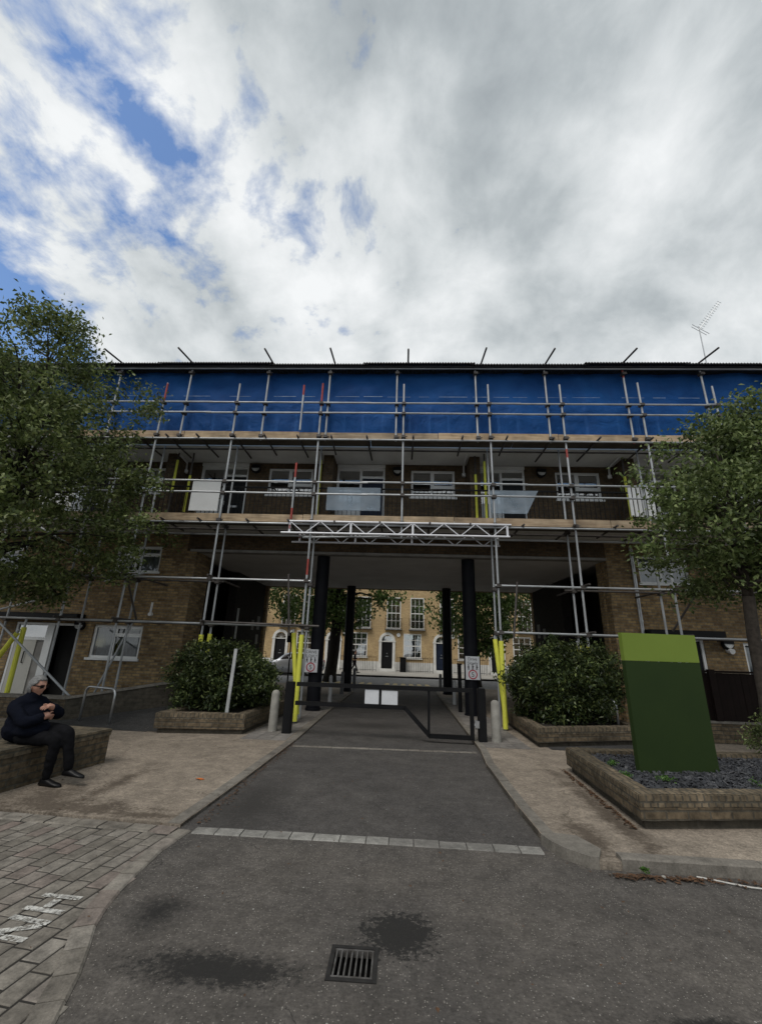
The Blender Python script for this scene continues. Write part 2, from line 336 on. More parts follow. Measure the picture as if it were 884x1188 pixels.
def concrete_mat():
    m, nt, b = new_mat('exposed_aggregate_concrete')
    co = objco(nt)
    n0 = noise_(nt, co, 0.8, 7, 0.65)
    c = mixc(nt, ramp(nt, n0.outputs[0], [(0.3, 0.0), (0.7, 1.0)]), (0.315, 0.265, 0.212), (0.21, 0.176, 0.141))
    n2 = noise_(nt, co, 60, 3, 0.7)
    c = mixc(nt, 1.0, c, ramp(nt, n2.outputs[0], [(0.3, 0.66), (0.7, 1.32)]), 'MULTIPLY')
    n1 = noise_(nt, co, 4.0, 6, 0.65)
    c = mixc(nt, 1.0, c, ramp(nt, n1.outputs[0], [(0.3, 0.72), (0.65, 1.14)]), 'MULTIPLY')
    n5 = noise_(nt, co, 20, 6, 0.75)
    c = mixc(nt, 1.0, c, ramp(nt, n5.outputs[0], [(0.32, 0.7), (0.68, 1.25)]), 'MULTIPLY')
    nz = noise_(nt, co, 4.0, 8, 0.72)
    s = spots(nt, co, [(-3.35, 4.88, 0.75, 0.16, 0.4), (-3.7, 5.1, 0.3, 0.4, 0.7), (-2.4, 4.78, 0.5, 0.07, 0.5), (-3.3, 5.6, 0.1, 0.6, 0.6), (1.75, 4.75, 0.12, 0.35, 0.6), (2.2, 5.3, 0.1, 1.4, 0.7)], nz.outputs[0])
    c = mixc(nt, math_(nt, 'MULTIPLY', s, 0.75), c, (0.06, 0.045, 0.033))
    vc = nd(nt, 'ShaderNodeTexVoronoi', feature='DISTANCE_TO_EDGE'); vc.inputs['Scale'].default_value = 0.6
    dn = noise_(nt, co, 3, 5)
    mxv = nd(nt, 'ShaderNodeMix', data_type='VECTOR'); mxv.inputs[0].default_value = 0.3; lk(nt, co, mxv.inputs[4]); lk(nt, dn.outputs[1], mxv.inputs[5]); lk(nt, mxv.outputs[1], vc.inputs['Vector'])
    crk = math_(nt, 'MULTIPLY', math_(nt, 'LESS_THAN', vc.outputs[0], 0.003), math_(nt, 'GREATER_THAN', n1.outputs[0], 0.5))
    c = mixc(nt, math_(nt, 'MULTIPLY', crk, 0.5), c, (0.05, 0.04, 0.03))
    lk(nt, c, b.inputs['Base Color']); b.inputs['Roughness'].default_value = 0.92; b.inputs['Specular IOR Level'].default_value = 0.25
    bump_(nt, b, n2.outputs[0], 0.5, 0.012)
    return m
M['concrete'] = concrete_mat()
def sett_mat(name, stops, grime=0.5):
    m, nt, b = new_mat(name)
    geo = nd(nt, 'ShaderNodeNewGeometry'); co = objco(nt)
    c = ramp(nt, geo.outputs['Random Per Island'], stops)
    n = noise_(nt, co, 9, 6, 0.65)
    c = mixc(nt, 1.0, c, ramp(nt, n.outputs[0], [(0.3, 1 - grime), (0.65, 1.1)]), 'MULTIPLY')
    n0 = noise_(nt, co, 1.1, 5)
    c = mixc(nt, 1.0, c, ramp(nt, n0.outputs[0], [(0.3, 0.75), (0.65, 1.1)]), 'MULTIPLY')
    n2 = noise_(nt, co, 70, 3)
    c = mixc(nt, 1.0, c, ramp(nt, n2.outputs[0], [(0.3, 0.8), (0.7, 1.15)]), 'MULTIPLY')
    lk(nt, c, b.inputs['Base Color']); b.inputs['Roughness'].default_value = 0.85; b.inputs['Specular IOR Level'].default_value = 0.3
    bump_(nt, b, math_(nt, 'ADD', n.outputs[0], math_(nt, 'MULTIPLY', n2.outputs[0], 0.4)), 0.5, 0.012)
    return m
M['setts'] = sett_mat('granite_setts', [(0.0, (0.185, 0.165, 0.14)), (0.45, (0.235, 0.212, 0.18)), (0.8, (0.27, 0.245, 0.212)), (1.0, (0.235, 0.19, 0.165))])
M['setts_pale'] = sett_mat('pale_setts', [(0.0, (0.19, 0.18, 0.165)), (1.0, (0.32, 0.31, 0.285))], 0.4)
M['kerb'] = sett_mat('kerb_stone', [(0.0, (0.18, 0.162, 0.14)), (1.0, (0.24, 0.22, 0.19))], 0.4)
M['flags'] = sett_mat('flag_stones', [(0.0, (0.19, 0.175, 0.16)), (1.0, (0.26, 0.24, 0.22))], 0.4)
M['flags_pale'] = pm('pale_flagstone', (0.42, 0.40, 0.36), (0.33, 0.31, 0.28), 1.5, 0.9)

# ---------------------------------------------------------------- mesh helpers
class MB:
    def __init__(s): s.v = []; s.f = []; s.m = []
    def face(s, pts, m=0):
        i = len(s.v); s.v += [tuple(p) for p in pts]; s.f.append(tuple(range(i, i + len(pts)))); s.m.append(m)
    def box(s, x0, x1, y0, y1, z0, z1, m=0):
        s.hexa([(x0, y0, z0), (x1, y0, z0), (x1, y1, z0), (x0, y1, z0), (x0, y0, z1), (x1, y0, z1), (x1, y1, z1), (x0, y1, z1)], m)
    def hexa(s, p, m=0):
        i = len(s.v); s.v += [tuple(q) for q in p]
        for q in ((0, 3, 2, 1), (4, 5, 6, 7), (0, 1, 5, 4), (1, 2, 6, 5), (2, 3, 7, 6), (3, 0, 4, 7)):
            s.f.append(tuple(i + k for k in q)); s.m.append(m)
    def bar(s, a, b, w, h, m=0, up=(0, 0, 1)):
        a = Vector(a); b = Vector(b); d = (b - a).normalized(); up = Vector(up)
        if abs(d.dot(up)) > 0.98: up = Vector((0, 1, 0))
        e = d.cross(up).normalized(); u = e.cross(d)
        p = []
        for c in (a, b):
            p += [c - e * w / 2 - u * h / 2, c + e * w / 2 - u * h / 2, c + e * w / 2 + u * h / 2, c - e * w / 2 + u * h / 2]
        i = len(s.v); s.v += [tuple(q) for q in p]
        for q in ((0, 1, 2, 3), (7, 6, 5, 4), (0, 4, 5, 1), (1, 5, 6, 2), (2, 6, 7, 3), (3, 7, 4, 0)):
            s.f.append(tuple(i + k for k in q)); s.m.append(m)
    def tube(s, pts, r, n=8, m=0, caps=True, radii=None):
        pts = [Vector(p) for p in pts]; k = len(pts); i0 = len(s.v)
        prev = None
        for j, p in enumerate(pts):
            d = (pts[min(j + 1, k - 1)] - pts[max(j - 1, 0)]).normalized()
            if prev is None:
                up = Vector((0, 0, 1)) if abs(d.z) < 0.9 else Vector((1, 0, 0))
                e = d.cross(up).normalized()
            else:
                e = (prev - d * prev.dot(d)).normalized()
            prev = e; u = d.cross(e); rr = radii[j] if radii else r
            for a in range(n):
                t = 2 * math.pi * a / n
                s.v.append(tuple(p + (e * math.cos(t) + u * math.sin(t)) * rr))
        for j in range(k - 1):
            for a in range(n):
                b = (a + 1) % n
                s.f.append((i0 + j * n + a, i0 + j * n + b, i0 + (j + 1) * n + b, i0 + (j + 1) * n + a)); s.m.append(m)
        if caps:
            s.f.append(tuple(i0 + a for a in reversed(range(n)))); s.m.append(m)
            s.f.append(tuple(i0 + (k - 1) * n + a for a in range(n))); s.m.append(m)
    def lathe(s, c, prof, n=16, m=0):
        """prof: list of (r, z); closed on the axis where r = 0"""
        i0 = len(s.v); rings = []
        for r, z in prof:
            if r < 1e-6:
                rings.append([len(s.v)]); s.v.append((c[0], c[1], c[2] + z))
            else:
                rings.append(list(range(len(s.v), len(s.v) + n)))
                for a in range(n):
                    t = 2 * math.pi * a / n; s.v.append((c[0] + r * math.cos(t), c[1] + r * math.sin(t), c[2] + z))
        for A, B in zip(rings, rings[1:]):
            for a in range(n):
                b = (a + 1) % n
                if len(A) == 1 and len(B) == 1: continue
                if len(A) == 1: s.f.append((A[0], B[b], B[a]))
                elif len(B) == 1: s.f.append((A[a], A[b], B[0]))
                else: s.f.append((A[a], A[b], B[b], B[a]))
                s.m.append(m)
    def prism(s, poly, z0, z1, m=0, mside=None, bottom=True):
        n = len(poly); ms = m if mside is None else mside
        area = sum(poly[i][0] * poly[(i + 1) % n][1] - poly[(i + 1) % n][0] * poly[i][1] for i in range(n))
        if area < 0: poly = poly[::-1]
        i0 = len(s.v)
        zz0 = z0 if isinstance(z0, (list, tuple)) else [z0] * n
        s.v += [(p[0], p[1], z) for p, z in zip(poly, zz0)] + [(p[0], p[1], z1) for p in poly]
        s.f.append(tuple(i0 + n + i for i in range(n))); s.m.append(m)
        if bottom: s.f.append(tuple(i0 + i for i in reversed(range(n)))); s.m.append(ms)
        for i in range(n):
            j = (i + 1) % n
            s.f.append((i0 + i, i0 + j, i0 + n + j, i0 + n + i)); s.m.append(ms)
    def wall(s, x0, x1, y0, y1, z0, z1, holes, m=0):
        """wall in the xz plane, front at y0, back at y1, with rectangular openings and real reveals"""
        xs = sorted({x0, x1} | {round(h[k], 4) for h in holes for k in (0, 1) if x0 < h[k] < x1})
        zs = sorted({z0, z1} | {round(h[k], 4) for h in holes for k in (2, 3) if z0 < h[k] < z1})
        def solid(i, j):
            if i < 0 or j < 0 or i >= len(xs) - 1 or j >= len(zs) - 1: return False
            cx = (xs[i] + xs[i + 1]) / 2; cz = (zs[j] + zs[j + 1]) / 2
            return not any(h[0] < cx < h[1] and h[2] < cz < h[3] for h in holes)
        for i in range(len(xs) - 1):
            for j in range(len(zs) - 1):
                if not solid(i, j): continue
                a, b, c, d = xs[i], xs[i + 1], zs[j], zs[j + 1]
                s.face([(a, y0, c), (b, y0, c), (b, y0, d), (a, y0, d)], m)
                s.face([(b, y1, c), (a, y1, c), (a, y1, d), (b, y1, d)], m)
                if not solid(i - 1, j): s.face([(a, y1, c), (a, y0, c), (a, y0, d), (a, y1, d)], m)
                if not solid(i + 1, j): s.face([(b, y0, c), (b, y1, c), (b, y1, d), (b, y0, d)], m)
                if not solid(i, j - 1): s.face([(a, y1, c), (b, y1, c), (b, y0, c), (a, y0, c)], m)
                if not solid(i, j + 1): s.face([(a, y0, d), (b, y0, d), (b, y1, d), (a, y1, d)], m)
    def build(s, name, mats, parent=None, smooth=False, merge=False, bevel=0.0, **tags):
        me = bpy.data.meshes.new(name)
        me.from_pydata(s.v, [], s.f)
        for m in (mats if isinstance(mats, (list, tuple)) else [mats]): me.materials.append(m)
        me.polygons.foreach_set('material_index', s.m)
        if smooth: me.polygons.foreach_set('use_smooth', [True] * len(s.f))
        if merge or bevel:
            bm = bmesh.new(); bm.from_mesh(me)
            bmesh.ops.remove_doubles(bm, verts=bm.verts, dist=0.0005)
            if bevel:
                ed = [e for e in bm.edges if len(e.link_faces) == 2 and e.calc_face_angle(0) > 0.6]
                bmesh.ops.bevel(bm, geom=ed, offset=bevel, segments=2, affect='EDGES', clamp_overlap=True)
            bm.to_mesh(me); bm.free()
        return link(name, me, parent, **tags)

def link(name, data, parent=None, **tags):
    o = bpy.data.objects.new(name, data); COL.objects.link(o)
    if parent is not None: attach(o, parent)
    for k, v in tags.items(): o[k] = v
    return o
BASE = {}
def attach(o, parent):
    o.parent = parent
    if parent.name in BASE: o.matrix_parent_inverse = Matrix.Translation(-BASE[parent.name])
    # a part's own origin is the world origin, so sub-parts need no inverse
def thing(name, loc, label, cat, group=None):
    o = bpy.data.objects.new(name, None); COL.objects.link(o)
    o.location = loc; o.empty_display_size = 0.2; BASE[o.name] = Vector(loc)
    o['label'] = label; o['category'] = cat
    if group: o['group'] = group
    return o
def tag(o, label, cat, group=None):
    o['label'] = label; o['category'] = cat
    if group: o['group'] = group
    return o
KIDS = {}
def kids_of(o): return [c for c in COL.objects if c.parent is o]
def dup(root, dx=(0, 0, 0), label=None, group=None):
    """copy a thing with its parts and sub-parts, moved by dx"""
    def rec(o, par):
        c = o.copy(); COL.objects.link(c)
        if par is not None:
            mpi = o.matrix_parent_inverse.copy(); c.parent = par; c.matrix_parent_inverse = mpi
        for ch in kids_of(o): rec(ch, c)
        return c
    r = rec(root, None)
    r.location = Vector(root.location) + Vector(dx)
    if label: r['label'] = label
    if group: r['group'] = group
    return r
def struct(mb, name, mats, **kw):
    o = mb.build(name, mats, **kw); o['kind'] = 'structure'; return o
def text_mesh(txt, size, align='CENTER', depth=0.0):
    cu = bpy.data.curves.new('lettering', 'FONT'); cu.body = txt; cu.size = size; cu.align_x = align; cu.extrude = depth
    o = bpy.data.objects.new('lettering', cu); COL.objects.link(o)
    bpy.context.view_layer.update()
    me = bpy.data.meshes.new_from_object(o.evaluated_get(bpy.context.evaluated_depsgraph_get()))
    bpy.data.objects.remove(o)
    return me

# ================================================================ SETTING: ground
g = MB(); DX0, DX1, DY0, DY1 = -0.34, -0.10, 2.82, 3.08
g.face([(-300, -300, -0.02), (300, -300, -0.02), (300, DY0, -0.02), (-300, DY0, -0.02)]); g.face([(-300, DY1, -0.02), (300, DY1, -0.02), (300, 300, -0.02), (-300, 300, -0.02)])
g.face([(-300, DY0, -0.02), (DX0, DY0, -0.02), (DX0, DY1, -0.02), (-300, DY1, -0.02)]); g.face([(DX1, DY0, -0.02), (300, DY0, -0.02), (300, DY1, -0.02), (DX1, DY1, -0.02)])
struct(g, 'ground', M['asphalt_far'])
g = MB(); DX0, DX1, DY0, DY1 = -0.328, -0.112, 2.832, 3.064
g.face([(-40, -30, 0), (40, -30, 0), (40, DY0, 0), (-40, DY0, 0)]); g.face([(-40, DY1, 0), (40, DY1, 0), (40, 4.53, 0), (-40, 4.53, 0)])
g.face([(-40, DY0, 0), (DX0, DY0, 0), (DX0, DY1, 0), (-40, DY1, 0)]); g.face([(DX1, DY0, 0), (40, DY0, 0), (40, DY1, 0), (DX1, DY1, 0)])
struct(g, 'road', M['asphalt'])
g = MB(); g.face([(-3.2, 4.53, 0.0), (3.2, 4.53, 0.0), (3.2, 22.4, 0.0), (-3.2, 22.4, 0.0)])
struct(g, 'passage_road', M['asphalt_new'])
g = MB(); g.face([(-60, 22.4, 0.0), (60, 22.4, 0.0), (60, 30.6, 0.0), (-60, 30.6, 0.0)])
struct(g, 'street', M['asphalt_far'])
# pavements (raised slabs)
LK = [(-1.99, 4.60), (-1.93, 6.2), (-1.86, 8.75), (-1.90, 14.0), (-1.86, 19.0), (-2.3, 21.6), (-3.2, 22.4)]
RK = [(1.72, 21.6), (1.55, 19.0), (1.50, 14.0), (1.42, 8.4), (1.33, 7.4), (1.31, 5.5), (1.33, 4.62), (1.45, 4.36), (1.63, 4.23), (2.06, 4.23), (2.88, 4.22), (6, 4.19), (24, 4.1)]
g = MB(); g.prism(LK + [(-24, 22.4), (-24, 6.35), (-3.85, 4.745)], -0.01, 0.030)
struct(g, 'pavement', M['concrete'])
g = MB(); g.prism([(3.0, 22.4)] + RK + [(24, 22.4)], -0.01, 0.060)
struct(g, 'pavement', M['concrete'])
g = MB(); g.prism([(-60, 30.6), (60, 30.6), (60, 60), (-60, 60)], -0.01, 0.10)
struct(g, 'far_pavement', M['flags_pale'])
g = MB(); g.prism([(-7.5, 8.95), (-4.75, 8.82), (-4.75, 12.4), (-7.5, 12.4)], 0.02, 0.036)
struct(g, 'path', M['tarmac'])
g = MB(); g.prism([(2.7, 8.6), (4.75, 8.6), (4.75, 12.4), (2.7, 12.4)], 0.05, 0.066)
struct(g, 'path', M['tarmac'])
# small paving slabs near the gate, both sides
g = MB()
for (xa, xb, z, lim) in ((-2.85, -2.02, 0.030, -1), (1.55, 2.35, 0.060, 1)):
    for i in range(18):
        for j in range(3):
            w = (xb - xa) / 3; x = xa + j * w; y = 8.55 + i * 0.5
            g.box(x + 0.004, x + w - 0.004, y + 0.004, y + 0.496, z - 0.02, z + 0.005 + random.uniform(0, 0.002))
struct(g, 'paving_slabs', M['flags'])

def strip(mb, path, w, z0, z1, seg, gap=0.014, side=1, tilt=0.0):
    """kerb stones of length seg along path; w to the left (side=1) or right of it"""
    P = [Vector((p[0], p[1], 0)) for p in path]
    L = [0.0]
    for a, b in zip(P, P[1:]): L.append(L[-1] + (b - a).length)
    def at(t):
        for i in range(len(P) - 1):
            if t <= L[i + 1] or i == len(P) - 2:
                d = (P[i + 1] - P[i]).normalized(); return P[i] + d * (t - L[i])
    def nrm(t):
        d = (at(min(t + 0.06, L[-1])) - at(max(t - 0.06, 0))).normalized(); return Vector((-d.y, d.x, 0)) * side
    t = 0.0
    while t < L[-1] - 0.03:
        e = min(t + seg * random.uniform(0.88, 1.12), L[-1])
        k = max(1, int((e - t) / 0.12)); pts = [t + gap / 2 + (e - t - gap) * i / k for i in range(k + 1)]
        i0 = len(mb.v); dz = random.uniform(-0.003, 0.003)
        for q in pts:
            a = at(q); n = nrm(q)
            mb.v += [(a.x, a.y, z0), (a.x + n.x * w, a.y + n.y * w, z0), (a.x + n.x * w, a.y + n.y * w, z1 + dz), (a.x + n.x * 0.012, a.y + n.y * 0.012, z1 + dz), (a.x, a.y, z1 + dz - 0.012)]
        for i in range(k):
            for c in range(5):
                d2 = (c + 1) % 5
                mb.f.append((i0 + i * 5 + c, i0 + i * 5 + d2, i0 + i * 5 + 5 + d2, i0 + i * 5 + 5 + c)); mb.m.append(0)
        mb.f.append(tuple(i0 + c for c in range(5))); mb.m.append(0)
        mb.f.append(tuple(i0 + k * 5 + c for c in reversed(range(5)))); mb.m.append(0)
        t = e
g = MB(); strip(g, LK[:6], 0.13, -0.02, 0.034, 0.9, side=1); struct(g, 'kerb', M['kerb'])
g = MB(); strip(g, RK[:9][::-1][2:] , 0.12, -0.02, 0.066, 0.9, side=-1)
g.prism([(1.30, 4.66), (1.345, 4.50), (1.43, 4.36), (1.56, 4.235), (1.63, 4.225), (1.72, 4.40), (1.62, 4.66), (1.44, 4.70)], -0.02, 0.085)
strip(g, [(1.80, 4.225), (2.06, 4.215), (2.88, 4.205), (6, 4.175), (24, 4.085)], 0.11, -0.02, 0.088, 1.0, side=1)
struct(g, 'kerb', M['kerb'])
g = MB(); strip(g, [(-60, 30.6), (60, 30.6)], 0.25, -0.02, 0.11, 1.2, side=1); struct(g, 'kerb', M['kerb'])
# setts: curved border, straight rows and the crossing strip
EDGE = [(-1.85, 4.53), (-1.90, 4.17), (-1.875, 3.75), (-1.845, 3.40), (-1.775, 3.14), (-1.67, 2.93), (-1.575, 2.72), (-1.48, 2.44), (-1.30, 1.9), (-1.0, 1.2)]
g = MB(); g.prism(EDGE + [(-7, 1.2), (-7, 5.03), (-3.85, 4.74), (-1.99, 4.59)], -0.01, 0.003)
struct(g, 'sett_bedding', M['joint'])
g = MB()
strip(g, EDGE, 0.125, -0.01, 0.0145, 0.20, gap=0.008, side=-1)
def edge_x(y):
    for (xa, ya), (xb, yb) in zip(EDGE, EDGE[1:]):
        if yb <= y <= ya: return xa + (xb - xa) * (ya - y) / (ya - yb)
    return EDGE[0][0] if y > EDGE[0][1] else EDGE[-1][0]
dv = Vector((math.cos(R(82.5)), math.sin(R(82.5)), 0)); ev = Vector((dv.y, -dv.x, 0))
for i in range(-46, 8):
    off = random.uniform(0, 0.3); t = -4.0 + off
    while t < 3.2:
        ln = random.uniform(0.17, 0.235)
        c = Vector((-2.0, 3.0, 0)) + ev * (i * 0.128) + dv * (t + ln / 2)
        top = 4.60 + (-1.99 - c.x) * 0.077
        if c.x < edge_x(c.y) - 0.06 and c.y < top - 0.12 and c.y > 1.3 and c.x > -6.5:
            hw = 0.0575; hl = ln / 2 - 0.0065; z = 0.008 + random.uniform(-0.0015, 0.0015)
            q = [c + ev * (a * hw) + dv * (b_ * hl) for a, b_ in ((-1, -1), (1, -1), (1, 1), (-1, 1))]
            qi = [c + ev * (a * (hw - 0.006)) + dv * (b_ * (hl - 0.006)) for a, b_ in ((-1, -1), (1, -1), (1, 1), (-1, 1))]
            i0 = len(g.v)
            g.v += [(p.x, p.y, 0.001) for p in q] + [(p.x, p.y, z - 0.004) for p in q] + [(p.x, p.y, z) for p in qi]
            for k in range(4):
                k2 = (k + 1) % 4
                g.f.append((i0 + k, i0 + k2, i0 + 4 + k2, i0 + 4 + k)); g.m.append(0)
                g.f.append((i0 + 4 + k, i0 + 4 + k2, i0 + 8 + k2, i0 + 8 + k)); g.m.append(0)
            g.f.append((i0 + 8, i0 + 9, i0 + 10, i0 + 11)); g.m.append(0)
        t += ln
strip(g, [(-7, 4.80), (-3.85, 4.575), (-2.0, 4.435)], 0.15, -0.01, 0.0135, 0.26, side=1)
struct(g, 'setts', M['setts'])
g = MB(); strip(g, [(-1.84, 4.485), (-0.23, 4.475), (1.27, 4.445)], 0.14, -0.01, 0.008, 0.225, gap=0.01, side=1)
struct(g, 'sett_strip', M['setts_pale'])
g = MB(); strip(g, [(-1.84, 8.25), (1.36, 8.35)], 0.10, -0.01, 0.007, 0.22, gap=0.01, side=1); struct(g, 'kerb_strip', M['kerb'])
# worn painted letters on the setts (H and N, read from the side)
g = MB()
def flat(pts): g.face([(p[0], p[1], 0.0135) for p in pts][::-1])
def stroke(a, b, w):
    a = Vector((a[0], a[1], 0)); b = Vector((b[0], b[1], 0)); d = (b - a).normalized(); n = Vector((-d.y, d.x, 0)) * w / 2
    k = 6
    for i in range(k):
        p = a + (b - a) * (i / k + 0.004); q = a + (b - a) * ((i + 1) / k - 0.004)
        g.face([(p.x - n.x, p.y - n.y, 0.0135), (q.x - n.x, q.y - n.y, 0.0135), (q.x + n.x, q.y + n.y, 0.0135), (p.x + n.x, p.y + n.y, 0.0135)])
stroke((-2.31, 3.385), (-2.04, 3.365), 0.045); stroke((-2.31, 3.235), (-2.04, 3.205), 0.045); stroke((-2.175, 3.34), (-2.185, 3.25), 0.05)
stroke((-2.31, 3.135), (-2.04, 3.095), 0.045); stroke((-2.06, 3.07), (-2.29, 2.985), 0.045); stroke((-2.31, 2.965), (-2.05, 2.935), 0.045)
struct(g, 'pavement_marking', M['paint_worn'])
g = MB()
for x0, n_ in ((-4.2, 7), (-0.75, 6)):
    for i in range(n_):
        x = x0 + i * 0.42; g.face([(x, 23.9, 0.004), (x + 0.27, 23.9, 0.004), (x + 0.22, 25.1, 0.004), (x + 0.05, 25.1, 0.004)])
struct(g, 'road_marking', M['paint_yellow'])

# ================================================================ APARTMENT BUILDING
W = 12.4
bld = thing('apartment_building', (0, W, 0), 'four storey brown brick apartment block bridging a driveway on black columns, wrapped in scaffolding', 'apartment block')
def window(x0, x1, z0, z1, y=W, panes=2, parent=None, mat=None, curtain=None, transom=None, glass=None, fw=0.055, sill=True, mull=None):
    """white casement: frame, glazing, and a curtain behind it"""
    parent = parent or bld
    f = MB(); yf, yb = y + 0.045, y + 0.11
    mid = [x0 + (x1 - x0) * k / panes for k in range(1, panes)] if mull is None else mull
    f.wall(x0, x1, yf, yb, z0, z1, [(x0 + fw if a == x0 else a + fw * 0.55, x1 - fw if b == x1 else b - fw * 0.55, z0 + fw, z1 - fw)
            for a, b in zip([x0] + mid, mid + [x1])])
    if transom:
        for (k, zt) in transom:
            e = [x0] + mid + [x1]; f.box(e[k] + 0.02, e[k + 1] - 0.02, yf - 0.012, yb - 0.004, zt - 0.03, zt + 0.03)
            f.box(e[k] + 0.035, e[k + 1] - 0.035, yf - 0.012, yf + 0.02, zt + 0.03, zt + 0.065); f.box(e[k] + 0.035, e[k + 1] - 0.035, yf - 0.012, yf + 0.02, z1 - 0.09, z1 - 0.035)
            f.box(e[k] + 0.035, e[k] + 0.075, yf - 0.012, yf + 0.02, zt + 0.065, z1 - 0.09); f.box(e[k + 1] - 0.075, e[k + 1] - 0.035, yf - 0.012, yf + 0.02, zt + 0.065, z1 - 0.09)
    if sill: f.box(x0 - 0.05, x1 + 0.05, y - 0.05, y + 0.04, z0 - 0.05, z0 + 0.012)
    fo = f.build('window', mat or M['upvc'], parent, merge=False)
    p = MB(); p.face([(x0 + 0.02, y + 0.08, z0 + 0.02), (x1 - 0.02, y + 0.08, z0 + 0.02), (x1 - 0.02, y + 0.08, z1 - 0.02), (x0 + 0.02, y + 0.08, z1 - 0.02)])
    p.build('pane', glass or M['glass'], fo)
    if curtain:
        c = MB()
        for (a, b, zb, zt) in curtain:
            n = max(8, int((b - a) / 0.025)); pts = [(a + (b - a) * i / n, y + 0.17 + 0.018 * math.sin(i * 1.25) + 0.008 * math.sin(i * 0.53)) for i in range(n + 1)]
            for q, r_ in zip(pts, pts[1:]): c.face([(q[0], q[1], zb), (r_[0], r_[1], zb), (r_[0], r_[1], zt), (q[0], q[1], zt)])
        c.build('curtain', M['curtain'], fo, smooth=True, merge=True)
    return fo
def room_back(mb, h, depth=1.2):
    a, b, c, d = h
    mb.box(a - 0.3, b + 0.3, W + depth, W + depth + 0.05, c - 0.3, d + 0.3)

# openings
gwinL = [(-8.73, -7.29, 1.19, 2.09)]; mwinL = [(-8.55, -7.17, 3.64, 4.42), (-12.9, -11.5, 3.64, 4.42)]
doorL = (-11.05, -9.2, 0.05, 2.1)
gwinR = [(9.14, 10.55, 1.22, 2.14)]; mwinR = [(6.72, 8.1, 3.66, 4.44), (10.9, 12.3, 3.66, 4.44)]
doorR = (6.85, 8.13, 0.06, 2.2)
uw = [(-8.72, -7.2, 6.13, 7.0), (-4.2, -2.79, 6.13, 7.03), (0.27, 1.61, 6.12, 7.02), (4.66, 5.99, 6.12, 7.02), (9.0, 10.35, 6.12, 7.02), (-13.0, -11.6, 6.13, 7.0)]
ud = [(-6.38, -4.86, 5.02, 7.185), (-2.04, -0.54, 5.02, 7.185), (2.30, 3.74, 5.02, 7.185), (6.75, 8.2, 5.02, 7.185), (-10.8, -9.3, 5.02, 7.185)]
tw = [(-15.1 + 4.37 * k + dx, -13.75 + 4.37 * k + dx, 8.05, 9.43) for k in range(7) for dx in (0.0, 2.15)]
b = MB(); b.wall(-17, -6.4, W, W + 0.32, 0, 4.86, gwinL + mwinL + [doorL]); b.build('brick_wall', M['brick'], bld, merge=True)
b = MB(); b.wall(5.85, 17, W, W + 0.32, 0, 4.86, gwinR + mwinR + [doorR]); b.build('brick_wall', M['brick'], bld, merge=True)
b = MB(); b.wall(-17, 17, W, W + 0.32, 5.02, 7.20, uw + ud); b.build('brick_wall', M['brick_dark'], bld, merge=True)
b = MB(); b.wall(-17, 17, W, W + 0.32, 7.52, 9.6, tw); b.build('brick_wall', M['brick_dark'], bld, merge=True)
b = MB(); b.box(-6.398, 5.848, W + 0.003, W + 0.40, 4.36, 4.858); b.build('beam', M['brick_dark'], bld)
b = MB(); b.box(-6.3, 5.84, W - 0.03, W + 0.25, 4.285, 4.357); b.build('slab_edge', M['concrete_edge'], bld)
b = MB(); b.box(-6.395, 5.845, W + 0.26, 19.45, 4.30, 4.355); b.build('soffit', M['soffit'], bld)
b = MB(); b.box(-17, 17, 11.22, 19.5, 4.862, 5.018); b.build('walkway_slab', M['soffit_white'], bld)
b = MB(); b.box(-17, 17, 11.22, 19.5, 7.202, 7.518); b.build('walkway_slab', M['soffit_white'], bld)
b = MB(); b.box(-17, 17, 12.3, 19.5, 9.602, 9.75); b.build('roof_slab', M['roofing'], bld)
# passage sides: pier, then dark recessed entrance, then rear pier
for sx, xin in ((-1, -6.1), (1, 5.8)):
    b = MB()
    o = xin + sx * 0.30 if sx < 0 else 5.85
    if sx < 0: b.box(-6.4, -6.10, W + 0.003, 13.4, 0, 4.298)
    else: b.box(5.80, 6.1, W + 0.323, 13.0, 0, 4.298)
    b.build('pier', M['brick'], bld)
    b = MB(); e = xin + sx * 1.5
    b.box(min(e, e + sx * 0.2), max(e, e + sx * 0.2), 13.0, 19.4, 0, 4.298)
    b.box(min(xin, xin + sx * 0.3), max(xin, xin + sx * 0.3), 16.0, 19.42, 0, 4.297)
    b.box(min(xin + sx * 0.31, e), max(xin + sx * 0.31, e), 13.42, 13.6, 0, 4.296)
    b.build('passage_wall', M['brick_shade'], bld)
    for yy, z0, z1, w in ((18.9, 2.35, 2.9, 0.35), (18.2, 2.3, 2.7, 0.3), (18.9, 1.75, 2.15, 0.3), (18.9, 1.2, 1.6, 0.3)):
        n = MB(); x = xin - sx * 0.012; n.box(min(x, xin), max(x, xin), yy - w / 2, yy + w / 2, z0, z1); n.build('notice_board', M['pale_board'], bld)
# strip light on left passage wall
n = MB(); n.box(-6.099, -6.05, 16.3, 16.38, 1.9, 3.0); n.build('strip_light', M['diffuser'], bld)
# rear closing wall and gables
b = MB(); b.wall(-17, 17, 19.5, 19.8, 0, 9.6, [(-6.0, 5.8, 0, 4.30)]); b.build('rear_wall', M['brick'], bld, merge=True)
b = MB(); b.box(-17.3, -17.002, W, 19.8, 0, 9.6); b.build('gable_wall', M['brick'], bld)
b = MB(); b.box(17.002, 17.3, W, 19.8, 0, 9.6); b.build('gable_wall', M['brick'], bld)
b = MB()
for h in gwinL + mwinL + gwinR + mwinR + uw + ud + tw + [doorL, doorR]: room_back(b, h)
b.build('interior_wall', M['room'], bld)
